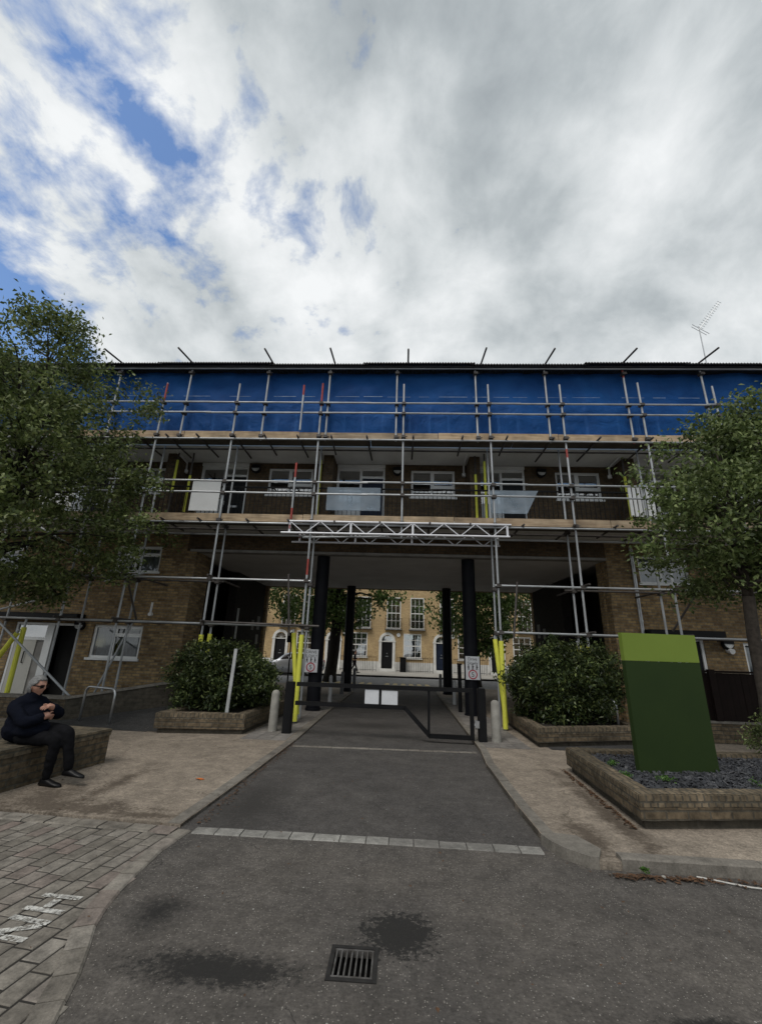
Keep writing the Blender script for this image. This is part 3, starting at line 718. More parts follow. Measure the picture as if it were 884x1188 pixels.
# columns
for x, y, r_ in ((-2.33, 12.74, 0.19), (1.98, 12.74, 0.19), (-2.14, 18.9, 0.19), (1.98, 18.9, 0.19)):
    c = MB(); c.tube([(x, y, 0), (x, y, 4.298)], r_, 28)
    c.tube([(x, y, 0.0), (x, y, 0.10)], r_ + 0.02, 28)
    c.build('column', M['column'], bld, smooth=False)
# windows
for (a, b_, c, d) in gwinL: window(a, b_, c, d, mull=[a + 0.62], transom=[(1, c + 0.62)], curtain=[(a + 0.1, a + 0.5, c, d), (a + 0.68, b_, c, c + 0.6)], fw=0.07, glass=M['glass_low'])
for (a, b_, c, d) in mwinL: window(a, b_, c, d, mull=[a + 0.62], transom=[(1, c + 0.5)], curtain=[(a + 0.66, b_, c, d)], glass=M['glass_low'])
for (a, b_, c, d) in gwinR: window(a, b_, c, d, mull=[a + 0.62], transom=[(1, c + 0.62)], curtain=[(a, b_, c, d)], fw=0.07, glass=M['glass_low'])
for (a, b_, c, d) in mwinR: window(a, b_, c, d, mull=[a + 0.62], transom=[(1, c + 0.5)], curtain=[(a, b_, c, d)], glass=M['glass_low'])
for (a, b_, c, d) in uw: window(a, b_, c, d, mull=[a + (b_ - a) * 0.47], transom=[(1, c + 0.34)], fw=0.06)
for i, (a, b_, c, d) in enumerate(tw): window(a, b_, c, d, mull=[a + (b_ - a) * 0.5], transom=[(1, c + 0.95)], fw=0.09)
# upper doors: side light, transom light, door leaf
for i, (a, b_, c, d) in enumerate(ud):
    k = a + (b_ - a) * 0.5
    f = MB()
    f.wall(a, b_, W + 0.04, W + 0.11, c, d - 0.1, [(a + 0.07, k - 0.035, c + 0.95, d - 0.2), (k + 0.035, b_ - 0.06, c + 0.02, c + 1.72), (k + 0.035, b_ - 0.06, c + 1.79, d - 0.18), (a + 0.07, k - 0.035, c + 0.05, c + 0.88)])
    f.box(a, b_, W - 0.02, W + 0.10, d - 0.098, d)
    f.box(a + 0.06, k - 0.03, W + 0.06, W + 0.085, c + 0.05, c + 0.88)
    fo = f.build('door_frame', M['upvc'], bld)
    p = MB(); p.face([(a + 0.05, W + 0.08, c + 0.9), (k - 0.03, W + 0.08, c + 0.9), (k - 0.03, W + 0.08, d - 0.12), (a + 0.05, W + 0.08, d - 0.12)])
    p.face([(k + 0.03, W + 0.08, c + 1.75), (b_ - 0.05, W + 0.08, c + 1.75), (b_ - 0.05, W + 0.08, d - 0.12), (k + 0.03, W + 0.08, d - 0.12)]); p.build('pane', M['glass'], fo)
    dr = MB(); x0, x1 = k + 0.04, b_ - 0.065
    dr.box(x0, x1, W + 0.065, W + 0.1, c + 0.02, c + 1.715)
    for (u0, u1) in ((0.08, 0.62), (0.85, 1.6)):
        for (v0, v1) in ((0.06, 0.28), (0.34, 0.56)):
            dr.box(x0 + v0, min(x0 + v1, x1 - 0.04), W + 0.055, W + 0.0649, c + u0, c + u1)
    do = dr.build('door', M['door_navy'] if i == 1 else M['door_black'], bld)
    h = MB(); h.box(x0 + 0.18, x1 - 0.18, W + 0.045, W + 0.054, c + 0.70, c + 0.76); h.box(x0 + 0.28, x0 + 0.36, W + 0.03, W + 0.054, c + 1.2, c + 1.27); h.box(x0 + 0.03, x0 + 0.06, W + 0.02, W + 0.064, c + 0.78, c + 0.9)
    h.build('letter_plate', M['sign_white'], do)
# dividing piers on the walkways
for x in (-11.4, -7.02, -2.22, 2.12, 6.55, 10.9):
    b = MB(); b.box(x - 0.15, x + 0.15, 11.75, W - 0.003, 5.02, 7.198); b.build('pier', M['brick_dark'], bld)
# bulkhead lights
def light(x, z, y=W, flood=False):
    l = MB(); l.tube([(x, y, z), (x, y - 0.05, z)], 0.135, 20); l.tube([(x, y - 0.05, z), (x, y - 0.085, z)], 0.145, 20)
    l.box(x - 0.135, x + 0.135, y - 0.115, y - 0.086, z + 0.015, z + 0.12)
    lo = l.build('bulkhead_light', M['black'], bld)
    q = MB(); n = 10
    pts = [(x + 0.115 * math.cos(math.pi + math.pi * i / n), z + 0.02 + 0.115 * math.sin(math.pi + math.pi * i / n)) for i in range(n + 1)]
    q.face([(p[0], y - 0.088, p[1]) for p in pts][::-1]); q.face([(p[0], y - 0.125 + 0.03 * abs(p[0] - x) / 0.115, p[1]) for p in pts])
    for p, r_ in zip(pts, pts[1:]): q.face([(p[0], y - 0.088, p[1]), (r_[0], y - 0.088, r_[1]), (r_[0], y - 0.125, r_[1]), (p[0], y - 0.125, p[1])])
    q.build('diffuser', M['diffuser'], lo)
for x, z in ((-4.62, 6.98), (-0.16, 6.96), (4.23, 6.96), (8.6, 6.96), (-9.12, 2.05), (8.70, 2.08)): light(x, z)
s_ = MB(); s_.tube([(8.72, W, 1.93), (8.72, W - 0.16, 1.9)], 0.07, 14); s_.build('security_camera', M['upvc'], bld)
for x in (-7.13,):
    s_ = MB(); s_.tube([(x, W - 0.001, 2.42), (x, W - 0.06, 2.42), (x + 0.01, W - 0.07, 2.75)], 0.03, 10); s_.tube([(x, W, 2.42), (x, W - 0.09, 2.42)], 0.055, 12); s_.build('vent_pipe', M['upvc'], bld, smooth=False)
for x in (1.88, 6.25, -6.85):
    s_ = MB(); s_.tube([(x, 11.6, 7.19), (x, W - 0.1, 7.14), (x, W - 0.08, 6.9)], 0.03, 10); s_.tube([(x, W - 0.08, 6.8), (x, W - 0.08, 6.9)], 0.06, 12); s_.build('vent_pipe', M['upvc'], bld)
# downpipe right
s_ = MB(); s_.tube([(6.54, W - 0.07, 0.06), (6.54, W - 0.07, 4.7)], 0.05, 12)
for z in (1.0, 2.6, 4.2): s_.tube([(6.54, W - 0.07, z), (6.54, W - 0.07, z + 0.05)], 0.06, 12)
s_.build('downpipe', M['steel'], bld)
# walkway railing (thin black balusters) and frosted panels in front of the doors
for z0 in (5.02, 7.52):
    r_ = MB()
    xs = np.arange(-16.9, 16.95, 0.125)
    for x in xs: r_.bar((x, 11.3, z0), (x, 11.3, z0 + 0.92), 0.014, 0.014)
    r_.bar((-16.95, 11.3, z0 + 0.93), (16.95, 11.3, z0 + 0.93), 0.05, 0.03); r_.bar((-16.95, 11.3, z0 + 0.08), (16.95, 11.3, z0 + 0.08), 0.04, 0.02)
    r_.build('railing', M['black'], bld)
for (a, b_, c, d, cut) in ((-2.10, -0.60, 5.28, 5.96, 0), (2.40, 3.72, 5.27, 5.94, 0.34), (-5.97, -5.15, 5.2, 6.1, 0), (-10.4, -9.4, 5.2, 6.1, 0)):
    p = MB(); poly = [(a, c), (b_ - cut, c), (b_, d), (a, d)]
    p.hexa([(poly[0][0], 11.22, c), (poly[1][0], 11.22, c), (poly[1][0], 11.24, c), (poly[0][0], 11.24, c), (poly[3][0], 11.22, d), (poly[2][0], 11.22, d), (poly[2][0], 11.24, d), (poly[3][0], 11.24, d)])
    p.build('balustrade_panel', M['frost'] if a > -3 else M['upvc'], bld, bevel=0.004)
p = MB()
for i in range(6): p.box(6.12 + i * 0.115, 6.2 + i * 0.115, 11.22, 11.245, 5.25, 6.1)
p.build('white_slatted_screen', M['upvc'], bld)
# ground doors
f = MB(); a, b_, c, d = doorL
f.wall(a, -10.02, W + 0.02, W + 0.1, c, d, [(a + 0.06, -10.12, c, 1.62), (a + 0.06, -10.12, 1.70, d - 0.06)])
f.box(-10.017, -9.9, W + 0.01, W + 0.12, c, d); f.box(-9.9, b_, W + 0.02, W + 0.1, d - 0.06, d); f.box(-9.65, -9.2, W - 0.02, W + 0.3, c, c + 0.06)
fo = f.build('door_frame', M['upvc'], bld)
p = MB(); p.face([(a + 0.05, W + 0.06, 1.66), (-10.1, W + 0.06, 1.66), (-10.1, W + 0.06, d - 0.03), (a + 0.05, W + 0.06, d - 0.03)]); p.build('pane', M['glass'], fo)
dr = MB(); dr.box(a + 0.06, -10.35, W + 0.03, W + 0.075, c, 1.62); do = dr.build('door', M['door_cream'], bld)
dr = MB(); dr.box(-10.35, -10.122, W + 0.06, W + 0.09, c, 1.62); dr.build('door_side_panel', M['concrete_edge'], bld)
h = MB(); h.bar((-10.6, W - 0.01, 1.0), (-10.6, W - 0.01, 1.3), 0.02, 0.02); h.bar((-10.6, W + 0.03, 1.0), (-10.6, W - 0.01, 1.0), 0.02, 0.02); h.bar((-10.6, W + 0.03, 1.3), (-10.6, W - 0.01, 1.3), 0.02, 0.02); h.build('handle', M['black'], do)
dr = MB(); dr.box(-9.9, -9.2, W + 0.35, W + 0.4, c, d); dr.build('entrance_shade_panel', M['dark_void'], bld)  # near-black panel stands in for the shade inside the open doorway
cn = MB(); cn.box(-11.5, -9.05, W - 0.35, W - 0.002, 2.16, 2.36); cn.build('canopy', M['black'], bld, bevel=0.01)
f = MB(); a, b_, c, d = doorR
f.wall(a, b_, W + 0.03, W + 0.1, c, d, [(a + 0.06, a + 0.55, c + 0.02, d - 0.06), (a + 0.62, b_ - 0.07, c + 0.02, d - 0.06)]); fo = f.build('door_frame', M['upvc'], bld)
dr = MB(); dr.box(a + 0.06, b_ - 0.07, W + 0.07, W + 0.1, c + 0.02, d - 0.06); dr.build('door', M['door_black'], bld)
cn = MB(); cn.box(6.62, 8.55, W - 0.30, W - 0.002, 2.24, 2.40); cn.build('canopy', M['black'], bld, bevel=0.01)

# ================================================================ SCAFFOLD
YS, YI = 10.5, 11.1
TR = 0.027
sc = thing('scaffold', (0, YS, 0), 'tube and board scaffold of grey steel poles with two timber decks across the brick block', 'scaffold')
LIFTS = [2.12, 3.2, 4.72, 5.47, 5.80, 7.16, 7.87, 8.19]
def standard(x, z0, z1, y=YS, reds=(), lean=0.0, mat=None, coup=LIFTS):
    t = MB(); lo = z0; marks = sorted([z0, z1] + [q for r_ in reds for q in r_])
    for a, b_ in zip(marks, marks[1:]):
        red = any(r_[0] <= (a + b_) / 2 <= r_[1] for r_ in reds)
        t.tube([(x + lean * (a - z0), y, a), (x + lean * (b_ - z0), y, b_)], TR, 10, 1 if red else 0)
    for z in coup:
        if z0 + 0.05 < z < z1 - 0.05:
            xx = x + lean * (z - z0)
            t.tube([(xx, y, z - 0.055), (xx, y, z + 0.055)], TR + 0.02, 10, 2); t.box(xx - 0.05, xx + 0.06, y - 0.085, y + 0.06, z - 0.04, z + 0.03, 2); t.tube([(xx + 0.05, y - 0.02, z), (xx + 0.11, y - 0.03, z + 0.02)], 0.012, 6, 2)
    if z0 < 0.2: t.box(x - 0.075, x + 0.075, y - 0.075, y + 0.075, z0 - 0.02, z0 - 0.012, 2)
    return t.build('standard', [mat or M['galv'], M['red'], M['galv_dark']], sc)
def sleeve(par, a, b_, r_=0.055):
    t = MB(); t.tube([a, b_], r_, 12); return t.build('foam_sleeve', M['foam'], par)
outer = {-10.35: 7.3, -8.30: 7.3, -6.86: 8.85, -4.72: 8.83, -2.31: 8.85, 2.34: 8.83, 4.31: 8.83, 6.43: 8.9, 8.4: 8.8, 10.4: 8.8}
for x, z in outer.items():
    reds = {-2.31: [(8.1, 8.85), (3.35, 3.75)], 4.31: [(6.6, 6.85)], -6.86: [(8.2, 8.83)]}.get(x, [])
    zb = 0.07 if x > 0 else 0.05
    so = standard(x, zb, z, reds=reds)
    if abs(x) < 3: sleeve(so, (x, YS, zb + 0.02), (x, YS, 1.93))
    elif -5 < x < 5: sleeve(so, (x, YS, 1.0), (x, YS, 1.86))

so = standard(0.0, 4.33, 8.83)
for x in (-10.2, -8.2, -6.93, -4.77, -2.33, 2.36, 4.33, 6.45, 8.5, 10.4):
    so = standard(x, 0.05, 7.12, y=YI, coup=[2.12, 3.2, 4.72, 7.16])
    if abs(x) < 3:
        # raking foot beside the column carries the second foam sleeve
        pass
    elif -5 < x < 5: sleeve(so, (x, YI, 1.2), (x, YI, 1.90))
for x, xt in ((-2.55, -2.28), (2.22, 2.40)):      # raking foot tubes under each end of the bridge
    t = MB(); t.tube([(xt, YS + 0.12, 0.10), (x, YS + 0.12, 2.05)], TR, 10); to = t.build('raker', M['galv'], sc)
    sleeve(to, (xt + (x - xt) * 0.06, YS + 0.12, 0.2), (xt + (x - xt) * 0.95, YS + 0.12, 1.97))
t = MB(); t.tube([(-9.12, YS, 0.35), (-9.14, YS, 2.1)], TR, 10); to = t.build('raker', M['galv'], sc); sleeve(to, (-9.12, YS, 0.42), (-9.14, YS, 1.9))
t = MB(); t.tube([(-9.75, YS - 0.1, 0.7), (-9.15, YS - 0.1, 1.85)], TR, 10); to = t.build('raker', M['galv'], sc); sleeve(to, (-9.7, YS - 0.1, 0.8), (-9.19, YS - 0.1, 1.76))
for x in (4.62,):
    t = MB(); t.tube([(4.25, YI - 0.1, 2.0), (4.72, YI - 0.1, 0.06)], TR, 10); to = t.build('raker', M['galv'], sc); sleeve(to, (4.30, YI - 0.1, 1.8), (4.44, YI - 0.1, 1.2)); sleeve(to, (4.62, YI - 0.1, 0.5), (4.69, YI - 0.1, 0.2))
# upright foam covered tubes on the walkway beside the piers
for x, y, z0, z1 in ((-6.82, 11.7, 5.9, 6.95), (-6.35, 11.7, 5.3, 6.45), (-2.42, 11.6, 5.1, 6.95), (-2.2, 12.0, 5.6, 6.6), (2.12, 11.7, 5.1, 6.6), (2.36, 11.55, 5.1, 6.95), (6.35, 11.7, 5.2, 6.6)):
    t = MB(); t.tube([(x, y, 5.03), (x, y, 7.19)], TR, 8); to = t.build('standard', M['galv_dark'], sc); sleeve(to, (x, y, z0), (x, y, z1), 0.036)
def ledger(name, a, b_, m='galv', seg=None):
    t = MB(); t.tube([a, b_], TR * 0.95, 8)
    o = t.build(name, M[m], sc); return o
# lifts at ground storeys: only beside the passage
for z in (2.12, 3.2):
    ledger('ledger', (-16.5, YS - 0.05, z), (-2.2, YS - 0.05, z - 0.005)); ledger('ledger', (2.25, YS - 0.05, z), (16.5, YS - 0.05, z))
    ledger('ledger', (-16.5, YI - 0.05, z + 0.01), (-4.6, YI - 0.05, z + 0.01), 'galv_dark'); ledger('ledger', (4.1, YI - 0.05, z + 0.01), (16.5, YI - 0.05, z + 0.01), 'galv_dark')
ledger('ledger', (-4.7, YS - 0.12, 2.16), (-1.9, YS - 0.12, 2.13), 'galv_dark')
for x in list(outer)[:4] + list(outer)[6:]:
    for z in (2.17, 3.25): ledger('transom', (x + 0.06, YS - 0.3, z), (x + 0.06, W - 0.05, z), 'galv_dark')
# decks: ledgers, transoms, boards, toe boards, guard rails
for zd, zt in ((4.70, 4.89), (7.10, 7.27)):
    for (a, b_) in ((-16.5, -5.6), (-5.75, 0.6), (0.45, 6.8), (6.65, 16.5)):
        ledger('ledger', (a, YS - 0.055 - 0.002 * (a > 0), zd - 0.055), (b_, YS - 0.055, zd - 0.055)); ledger('ledger', (a, YI, zd - 0.055), (b_, YI, zd - 0.055), 'galv_dark')
        ledger('ledger', (a, YI + 0.02, zd + 0.22 if zd > 5 else zd - 0.2), (b_, YI + 0.02, zd + 0.22 if zd > 5 else zd - 0.2))
    x = -16.3
    while x < 16.5:
        ledger('transom', (x, YS - 0.16 - random.uniform(0, 0.08), zd - 0.002), (x + random.uniform(-0.05, 0.05), YI + random.uniform(0.3, 0.75), zd - 0.002), 'galv_dark'); x += random.uniform(0.85, 1.35)
    x = -16.5
    while x < 16.5:                                   # boards laid lengthways, five wide
        ln = min(3.9, 16.5 - x)
        for k in range(2):
            d_ = MB(); y0 = YS + 0.06 + k * 0.225; d_.box(x + 0.01, x + ln - 0.01, y0, y0 + 0.218, zd + 0.028, zd + 0.064); d_.build('deck_board', M['deck_under'], sc)
        x += 3.9
    x = -16.5; 
    for xe in ((-13.2, -9.4, -6.45, -2.55, 1.33, 5.2, 9.0, 12.9, 16.5) if zd < 5 else (-14, -10.2, -6.1, -2.85, 0.95, 4.15, 8.0, 11.9, 16.5)):
        d_ = MB(); dz = random.uniform(-0.012, 0.012); d_.box(x + 0.006, xe - 0.006, YS + 0.029 , YS + 0.064, zd + 0.01 + dz, zd + 0.215 + dz); d_.build('toe_board', M['wood'], sc, bevel=0.004); x = xe
    for z in ((5.47, 5.80) if zd < 5 else (7.865, 8.185)):
        for (a, b_) in ((-16.5, -10.1), (-10.2, -5.4), (-5.55, -0.9), (-1.05, 3.2), (3.05, 8.2), (8.1, 16.5)):
            ledger('guard_rail', (a, YS - 0.055 + 0.003 * random.random(), z + random.uniform(-0.012, 0.012)), (b_, YS - 0.055 - 0.004 * random.random(), z + random.uniform(-0.012, 0.012)))
# upper standards that carry the temporary roof
for x, rr in ((-12.4, 0), (-10.4, 0), (-8.35, 0), (-6.22, 0), (-3.92, 0), (-2.13, 0), (-0.2, 0), (2.01, 0), (3.94, 0), (6.1, 1), (8.2, 0), (10.3, 0), (12.4, 0)):
    standard(x, 7.05, 9.34, y=YS + 0.03, reds=[(7.05, 7.22), (9.08, 9.34)] if rr else [], coup=[7.16, 7.87, 8.19, 9.2])
ledger('ledger', (-16.5, YS - 0.03, 9.335), (16.5, YS - 0.03, 9.33))
# short spare tubes clipped to the rails
for x, z0, z1, reds in ((-2.82, 4.75, 6.32, [(4.75, 5.05), (5.9, 6.32)]), (-2.82, 7.3, 8.72, [(8.4, 8.72)])):
    t = MB(); t.tube([(x, YS - 0.1, z0), (x, YS - 0.1, z1)], TR * 0.95, 10)
    for a, b_ in reds: t.tube([(x, YS - 0.1, a), (x, YS - 0.1, b_)], TR * 1.03, 10, 1)
    t.build('spare_tube', [M['galv'], M['red']], sc)
# roof rafters: tubes sloping back at 8 degrees with their ends sticking out past the sheeting
for x in (-12.4, -10.3, -8.3, -6.18, -3.8, -2.0, 0.1, 2.16, 3.95, 6.05, 8.09, 10.2, 12.3):
    ye = 9.62 + random.uniform(-0.05, 0.05); sl = math.tan(R(8))
    ledger('rafter', (x, ye, 9.445 - (10.3 - ye) * sl), (x + 0.05, 16.5, 9.445 + 6.2 * sl), 'galv_dark')
# braces
for a, b_, m in (((-9.35, YS - 0.1, 4.4), (-6.75, YS - 0.1, 3.12), 'galv'), ((-6.78, YS - 0.08, 3.15), (-6.75, YI, 2.2), 'galv_dark'), ((-9.72, 10.35, 2.03), (-7.2, 9.95, 0.46), 'galv'),
    ((-9.9, YS - 0.08, 2.28), (-8.3, YS - 0.08, 2.72), 'galv'), ((-7.3, YS - 0.14, 3.05), (-6.3, YS - 0.14, 3.28), 'galv'), ((-7.55, YI, 0.1), (-6.8, YI, 2.2), 'galv'),
    ((7.0, YS - 0.1, 3.3), (6.6, YI, 2.3), 'galv_dark'), ((-2.6, YS - 0.06, 1.9), (-2.75, YS - 0.06, 3.35), 'galv_dark'), ((2.62, YS - 0.06, 2.0), (2.78, YS - 0.06, 3.3), 'galv_dark'),
    ((6.25, YS - 0.1, 3.12), (7.1, YS + 0.6, 3.2), 'galv_dark'), ((8.0, YS - 0.1, 2.95), (9.0, YS - 0.1, 3.05), 'galv_dark')):
    ledger('brace', a, b_, m)
# aluminium lattice beams that carry the deck over the driveway
for y, zt, zb, x0, x1 in ((YS - 0.11, 4.70, 4.395, -2.98, 2.66), (YI + 0.12, 4.66, 4.36, -2.9, 2.6)):
    t = MB()
    t.tube([(x0 + 0.12, y, zt), (x1 + 0.05, y, zt)], 0.026, 10); t.tube([(x0 - 0.06, y, zb), (x1, y, zb)], 0.026, 10)
    n = 7; w = (x1 - x0 - 0.2) / n
    for i in range(n):
        a = x0 + 0.15 + i * w; t.bar((a, y, zt), (a + w * 0.48, y, zb), 0.035, 0.02); t.bar((a + w * 0.52, y, zb), (a + w, y, zt), 0.035, 0.02)
        if i in (0, 2, 4, 6): t.bar((a + (0.0 if i < 6 else w), y + 0.004, zt), (a + (0.0 if i < 6 else w), y + 0.004, zb), 0.05, 0.022)
    t.box(x0 + 0.135, x0 + 0.165, y - 0.022, y + 0.02, zb + 0.1, zb + 0.2, 1)
    t.build('lattice_beam', [M['alu'], M['red']], sc)
ledger('ledger', (-2.5, YS - 0.02, 4.30), (-0.4, YS + 0.2, 4.42))

# ---- blue sheeting, hung behind the upper standards
nx, nz = 340, 16
v = []; f = []
for i in range(nx + 1):
    x = -16.4 + 32.8 * i / nx
    for j in range(nz + 1):
        z = 7.30 + 2.06 * j / nz
        k = mnoise.noise(Vector((x * 0.9, z * 1.2, 3.0))) * 0.07 + mnoise.noise(Vector((x * 2.4 + z * 1.5, z * 2.0 - x, 9.0))) * 0.045 - 0.05 * abs(math.sin(x * 1.45)) * (9.36 - z) / 2 + 0.018 * mnoise.noise(Vector((x * 7, z * 1.5, 4)))
        zz = z + (0.05 * mnoise.noise(Vector((x * 0.7, 0, 0))) if j == 0 else 0)
        v.append((x, YS + 0.24 + k, zz))
for i in range(nx):
    for j in range(nz):
        a = i * (nz + 1) + j; f.append((a, a + nz + 1, a + nz + 2, a + 1))
me = bpy.data.meshes.new('debris_sheeting'); me.from_pydata(v, [], f); me.materials.append(M['net']); me.polygons.foreach_set('use_smooth', [True] * len(f))
net = link('debris_sheeting', me); tag(net, 'blue plastic sheeting hung along the top lift of the scaffold', 'sheeting')
e = MB(); x = -16.2
while x < 16.2:
    ln = random.uniform(0.25, 0.8); zj = 8.49 + 0.012 * mnoise.noise(Vector((x * 1.3, 2, 1))); k0 = YS + 0.11
    e.box(x, x + ln, k0, k0 + 0.004, zj, zj + random.uniform(0.005, 0.015)); x += ln + random.uniform(0.03, 0.7)
o = e.build('eyelet_band', M['eyelet'], net)

# ---- temporary roof of corrugated sheets
rf = thing('temporary_roof', (0, 10.1, 9.36), 'low dark corrugated sheet roof laid over the top of the scaffold', 'roof')
x = -16.6; k = 0
while x < 16.5:
    w = random.uniform(2.6, 3.4); nn = int(w / 0.0127); y0 = 10.30 + random.uniform(-0.05, 0.05); z0 = 9.40 + (k % 2) * 0.02
    v = []; f = []
    for i in range(nn + 1):
        xx = x + (w + 0.12) * i / nn; dz = 0.014 * math.sin(2 * math.pi * i / 6)
        for yy in (y0, 13.2, 19.6): v.append((xx, yy, z0 + (yy - 10.3) * math.tan(R(8)) + dz))
        v.append((xx, y0, z0 - 0.03 + dz))
    for i in range(nn):
        a = i * 4; f += [(a, a + 4, a + 5, a + 1), (a + 1, a + 5, a + 6, a + 2), (a + 3, a + 7, a + 4, a)]
    me = bpy.data.meshes.new('corrugated_sheet'); me.from_pydata(v, [], f); me.materials.append(M['roofing'])
    link('corrugated_sheet', me, rf); x += w; k += 1
b = MB(); b.box(-16.5, 16.5, 10.40, 10.44, 9.345, 9.385); b.build('fascia_board', M['roofing'], rf)

# ---- TV aerial on the roof
ar = thing('tv_aerial', (10.37, 13.0, 9.75), 'thin television aerial on a mast above the roof', 'aerial')
t = MB(); t.tube([(10.37, 13.0, 9.75), (10.44, 13.0, 12.95)], 0.018, 8); t.build('mast', M['steel'], ar)
t = MB(); A = Vector((10.40, 13.0, 12.82)); B = Vector((11.28, 12.9, 13.98)); t.tube([A, B], 0.011, 6)
for i in range(13):
    p = A + (B - A) * (0.1 + 0.9 * i / 12); h = 0.11 - 0.003 * i
    t.bar(p - Vector((h * 0.8, 0, -h * 0.55)), p + Vector((h * 0.8, 0, -h * 0.55)), 0.009, 0.009)
p = A + (B - A) * 0.05
t.bar(p + Vector((-0.22, 0, 0.2)), p + Vector((0.3, 0, -0.2)), 0.012, 0.012); t.bar(p + Vector((-0.26, 0, 0.1)), p + Vector((0.2, 0, -0.26)), 0.012, 0.012)
t.build('antenna', M['steel'], ar)

# ================================================================ FAR TERRACE
T = 38.0
def sash(parent, x0, x1, z0, z1, y=T, cols=3, rows=4, blind=0.5, arch=False):
    f = MB(); fw = 0.09
    f.wall(x0 - 0.06, x1 + 0.06, y - 0.02, y + 0.13, z0 - 0.02, z1 + 0.06, [(x0 + 0.02, x1 - 0.02, z0 + 0.06, z1 - 0.02)])
    f.box(x0 - 0.14, x1 + 0.14, y - 0.12, y + 0.02, z0 - 0.12, z0 - 0.022)
    for i in range(1, cols): xx = x0 + (x1 - x0) * i / cols; f.box(xx - 0.018, xx + 0.018, y + 0.05, y + 0.09, z0 + 0.06, z1 - 0.02)
    for j in range(1, rows): zz = z0 + (z1 - z0) * j / rows; w = 0.04 if j == rows // 2 else 0.018; f.box(x0, x1, y + 0.045, y + 0.085, zz - w, zz + w)
    fo = f.build('window', M['white'], parent)
    p = MB(); p.face([(x0, y + 0.1, z0), (x1, y + 0.1, z0), (x1, y + 0.1, z1), (x0, y + 0.1, z1)]); p.build('pane', M['glass_far'], fo)
    c = MB(); c.box(x0, x1, y + 0.2, y + 0.22, z1 - (z1 - z0) * blind, z1)
    c.box(x0, x0 + (x1 - x0) * 0.2, y + 0.23, y + 0.25, z0, z1); c.box(x1 - (x1 - x0) * 0.2, x1, y + 0.23, y + 0.25, z0, z1); c.build('blind', M['blind'], fo)
    return fo
def house(x, label):
    """x = centre of the door"""
    h = thing('terraced_house', (x, T, 0.1), label, 'terraced house', 'yellow brick terraced houses across the street')
    xl, xr = x - 1.05, x + 3.5
    dw, dh = 0.46, 2.42
    gw = (x + 1.43, x + 2.82, 1.22, 3.08); u1 = (x - 0.03, x + 1.05, 3.55, 6.1); u2 = (x + 1.99, x + 3.05, 3.55, 6.1)
    v1 = (x + 0.0, x + 1.02, 7.2, 8.8); v2 = (x + 2.02, x + 3.02, 7.2, 8.8)
    w = MB(); w.wall(xl, xr - 0.002, T, T + 0.35, 0.85, 10.2, [gw, u1, u2, v1, v2, (x - dw, x + dw, 0.3, 2.9)]); w.build('wall', M['terrace'], h, merge=True)
    w = MB(); w.box(xl, x - dw - 0.2, T - 0.04, T + 0.3, 0.1, 0.849); w.box(x + dw + 0.2, xr - 0.004, T - 0.04, T + 0.3, 0.1, 0.849); w.build('plinth', M['stucco'], h)
    w = MB(); w.box(xl, xr - 0.003, T - 0.06, T + 9, 10.2, 10.42); w.box(xl, xr - 0.003, T + 0.36, T + 9, 0.1, 10.19); w.build('roof_parapet', M['stucco'], h)
    for q, bl in ((gw, 0.45), (u1, 0.85), (u2, 0.4), (v1, 0.5), (v2, 0.5)): sash(h, *q, blind=bl)
    # door case with fanlight and arched white surround
    d = MB(); d.box(x - dw + 0.04, x + dw - 0.04, T + 0.12, T + 0.18, 0.32, dh)
    for (u0, u1_) in ((0.15, 0.85), (1.1, 1.95)):
        for sx in (-1, 1): d.box(x + sx * 0.2 - 0.14, x + sx * 0.2 + 0.14, T + 0.105, T + 0.1195, 0.32 + u0, 0.32 + u1_)
    do = d.build('door', M['door_black'], h)
    k = MB(); k.tube([(x, T + 0.12, 1.5), (x, T + 0.07, 1.5)], 0.04, 10); k.box(x - 0.12, x + 0.12, T + 0.1, T + 0.119, 1.25, 1.3); k.build('door_knocker', M['steel'], do)
    a = MB(); n = 16; r0, r1 = dw - 0.0, dw + 0.22
    for sx in (-1, 1): a.box(min(x + sx * r0, x + sx * r1), max(x + sx * r0, x + sx * r1), T - 0.08, T + 0.2, 0.3, dh); a.box(min(x + sx * (r0 - .04), x + sx * (r1 + .05)), max(x + sx * (r0 - .04), x + sx * (r1 + .05)), T - 0.11, T + 0.2, dh + 0.001, dh + 0.1)
    a.box(x - r0, x + r0, T + 0.06, T + 0.19, dh + 0.003, dh + 0.09)
    for i in range(n):
        t0, t1 = math.pi * i / n, math.pi * (i + 1) / n; zc = dh + 0.1
        P = [(x + r * math.cos(t), z_ , zc + r * math.sin(t)) for z_ in (T - 0.08, T + 0.2) for (r, t) in ((r0, t0), (r1, t0), (r1, t1), (r0, t1))]
        a.hexa([P[0], P[1], P[5], P[4], P[3], P[2], P[6], P[7]])
    a.build('door_surround', M['white'], h)
    fl = MB(); zc = dh + 0.1
    fl.face([(x + r0 * math.cos(math.pi * i / n), T + 0.13, zc + r0 * math.sin(math.pi * i / n)) for i in range(n + 1)]); flo = fl.build('fanlight', M['glass_far'], h)
    sp = MB()
    for i in range(1, 6): t0 = math.pi * i / 6; sp.bar((x, T + 0.12, zc), (x + r0 * math.cos(t0), T + 0.12, zc + r0 * math.sin(t0)), 0.03, 0.02)
    sp.build('glazing_bar', M['white'], flo)
    s2 = MB(); s2.box(x - 0.75, x + 0.75, T - 0.9, T - 0.045, 0.1, 0.2); s2.box(x - 0.72, x + 0.72, T - 0.6, T - 0.046, 0.2, 0.31); s2.build('step', M['stucco'], h)
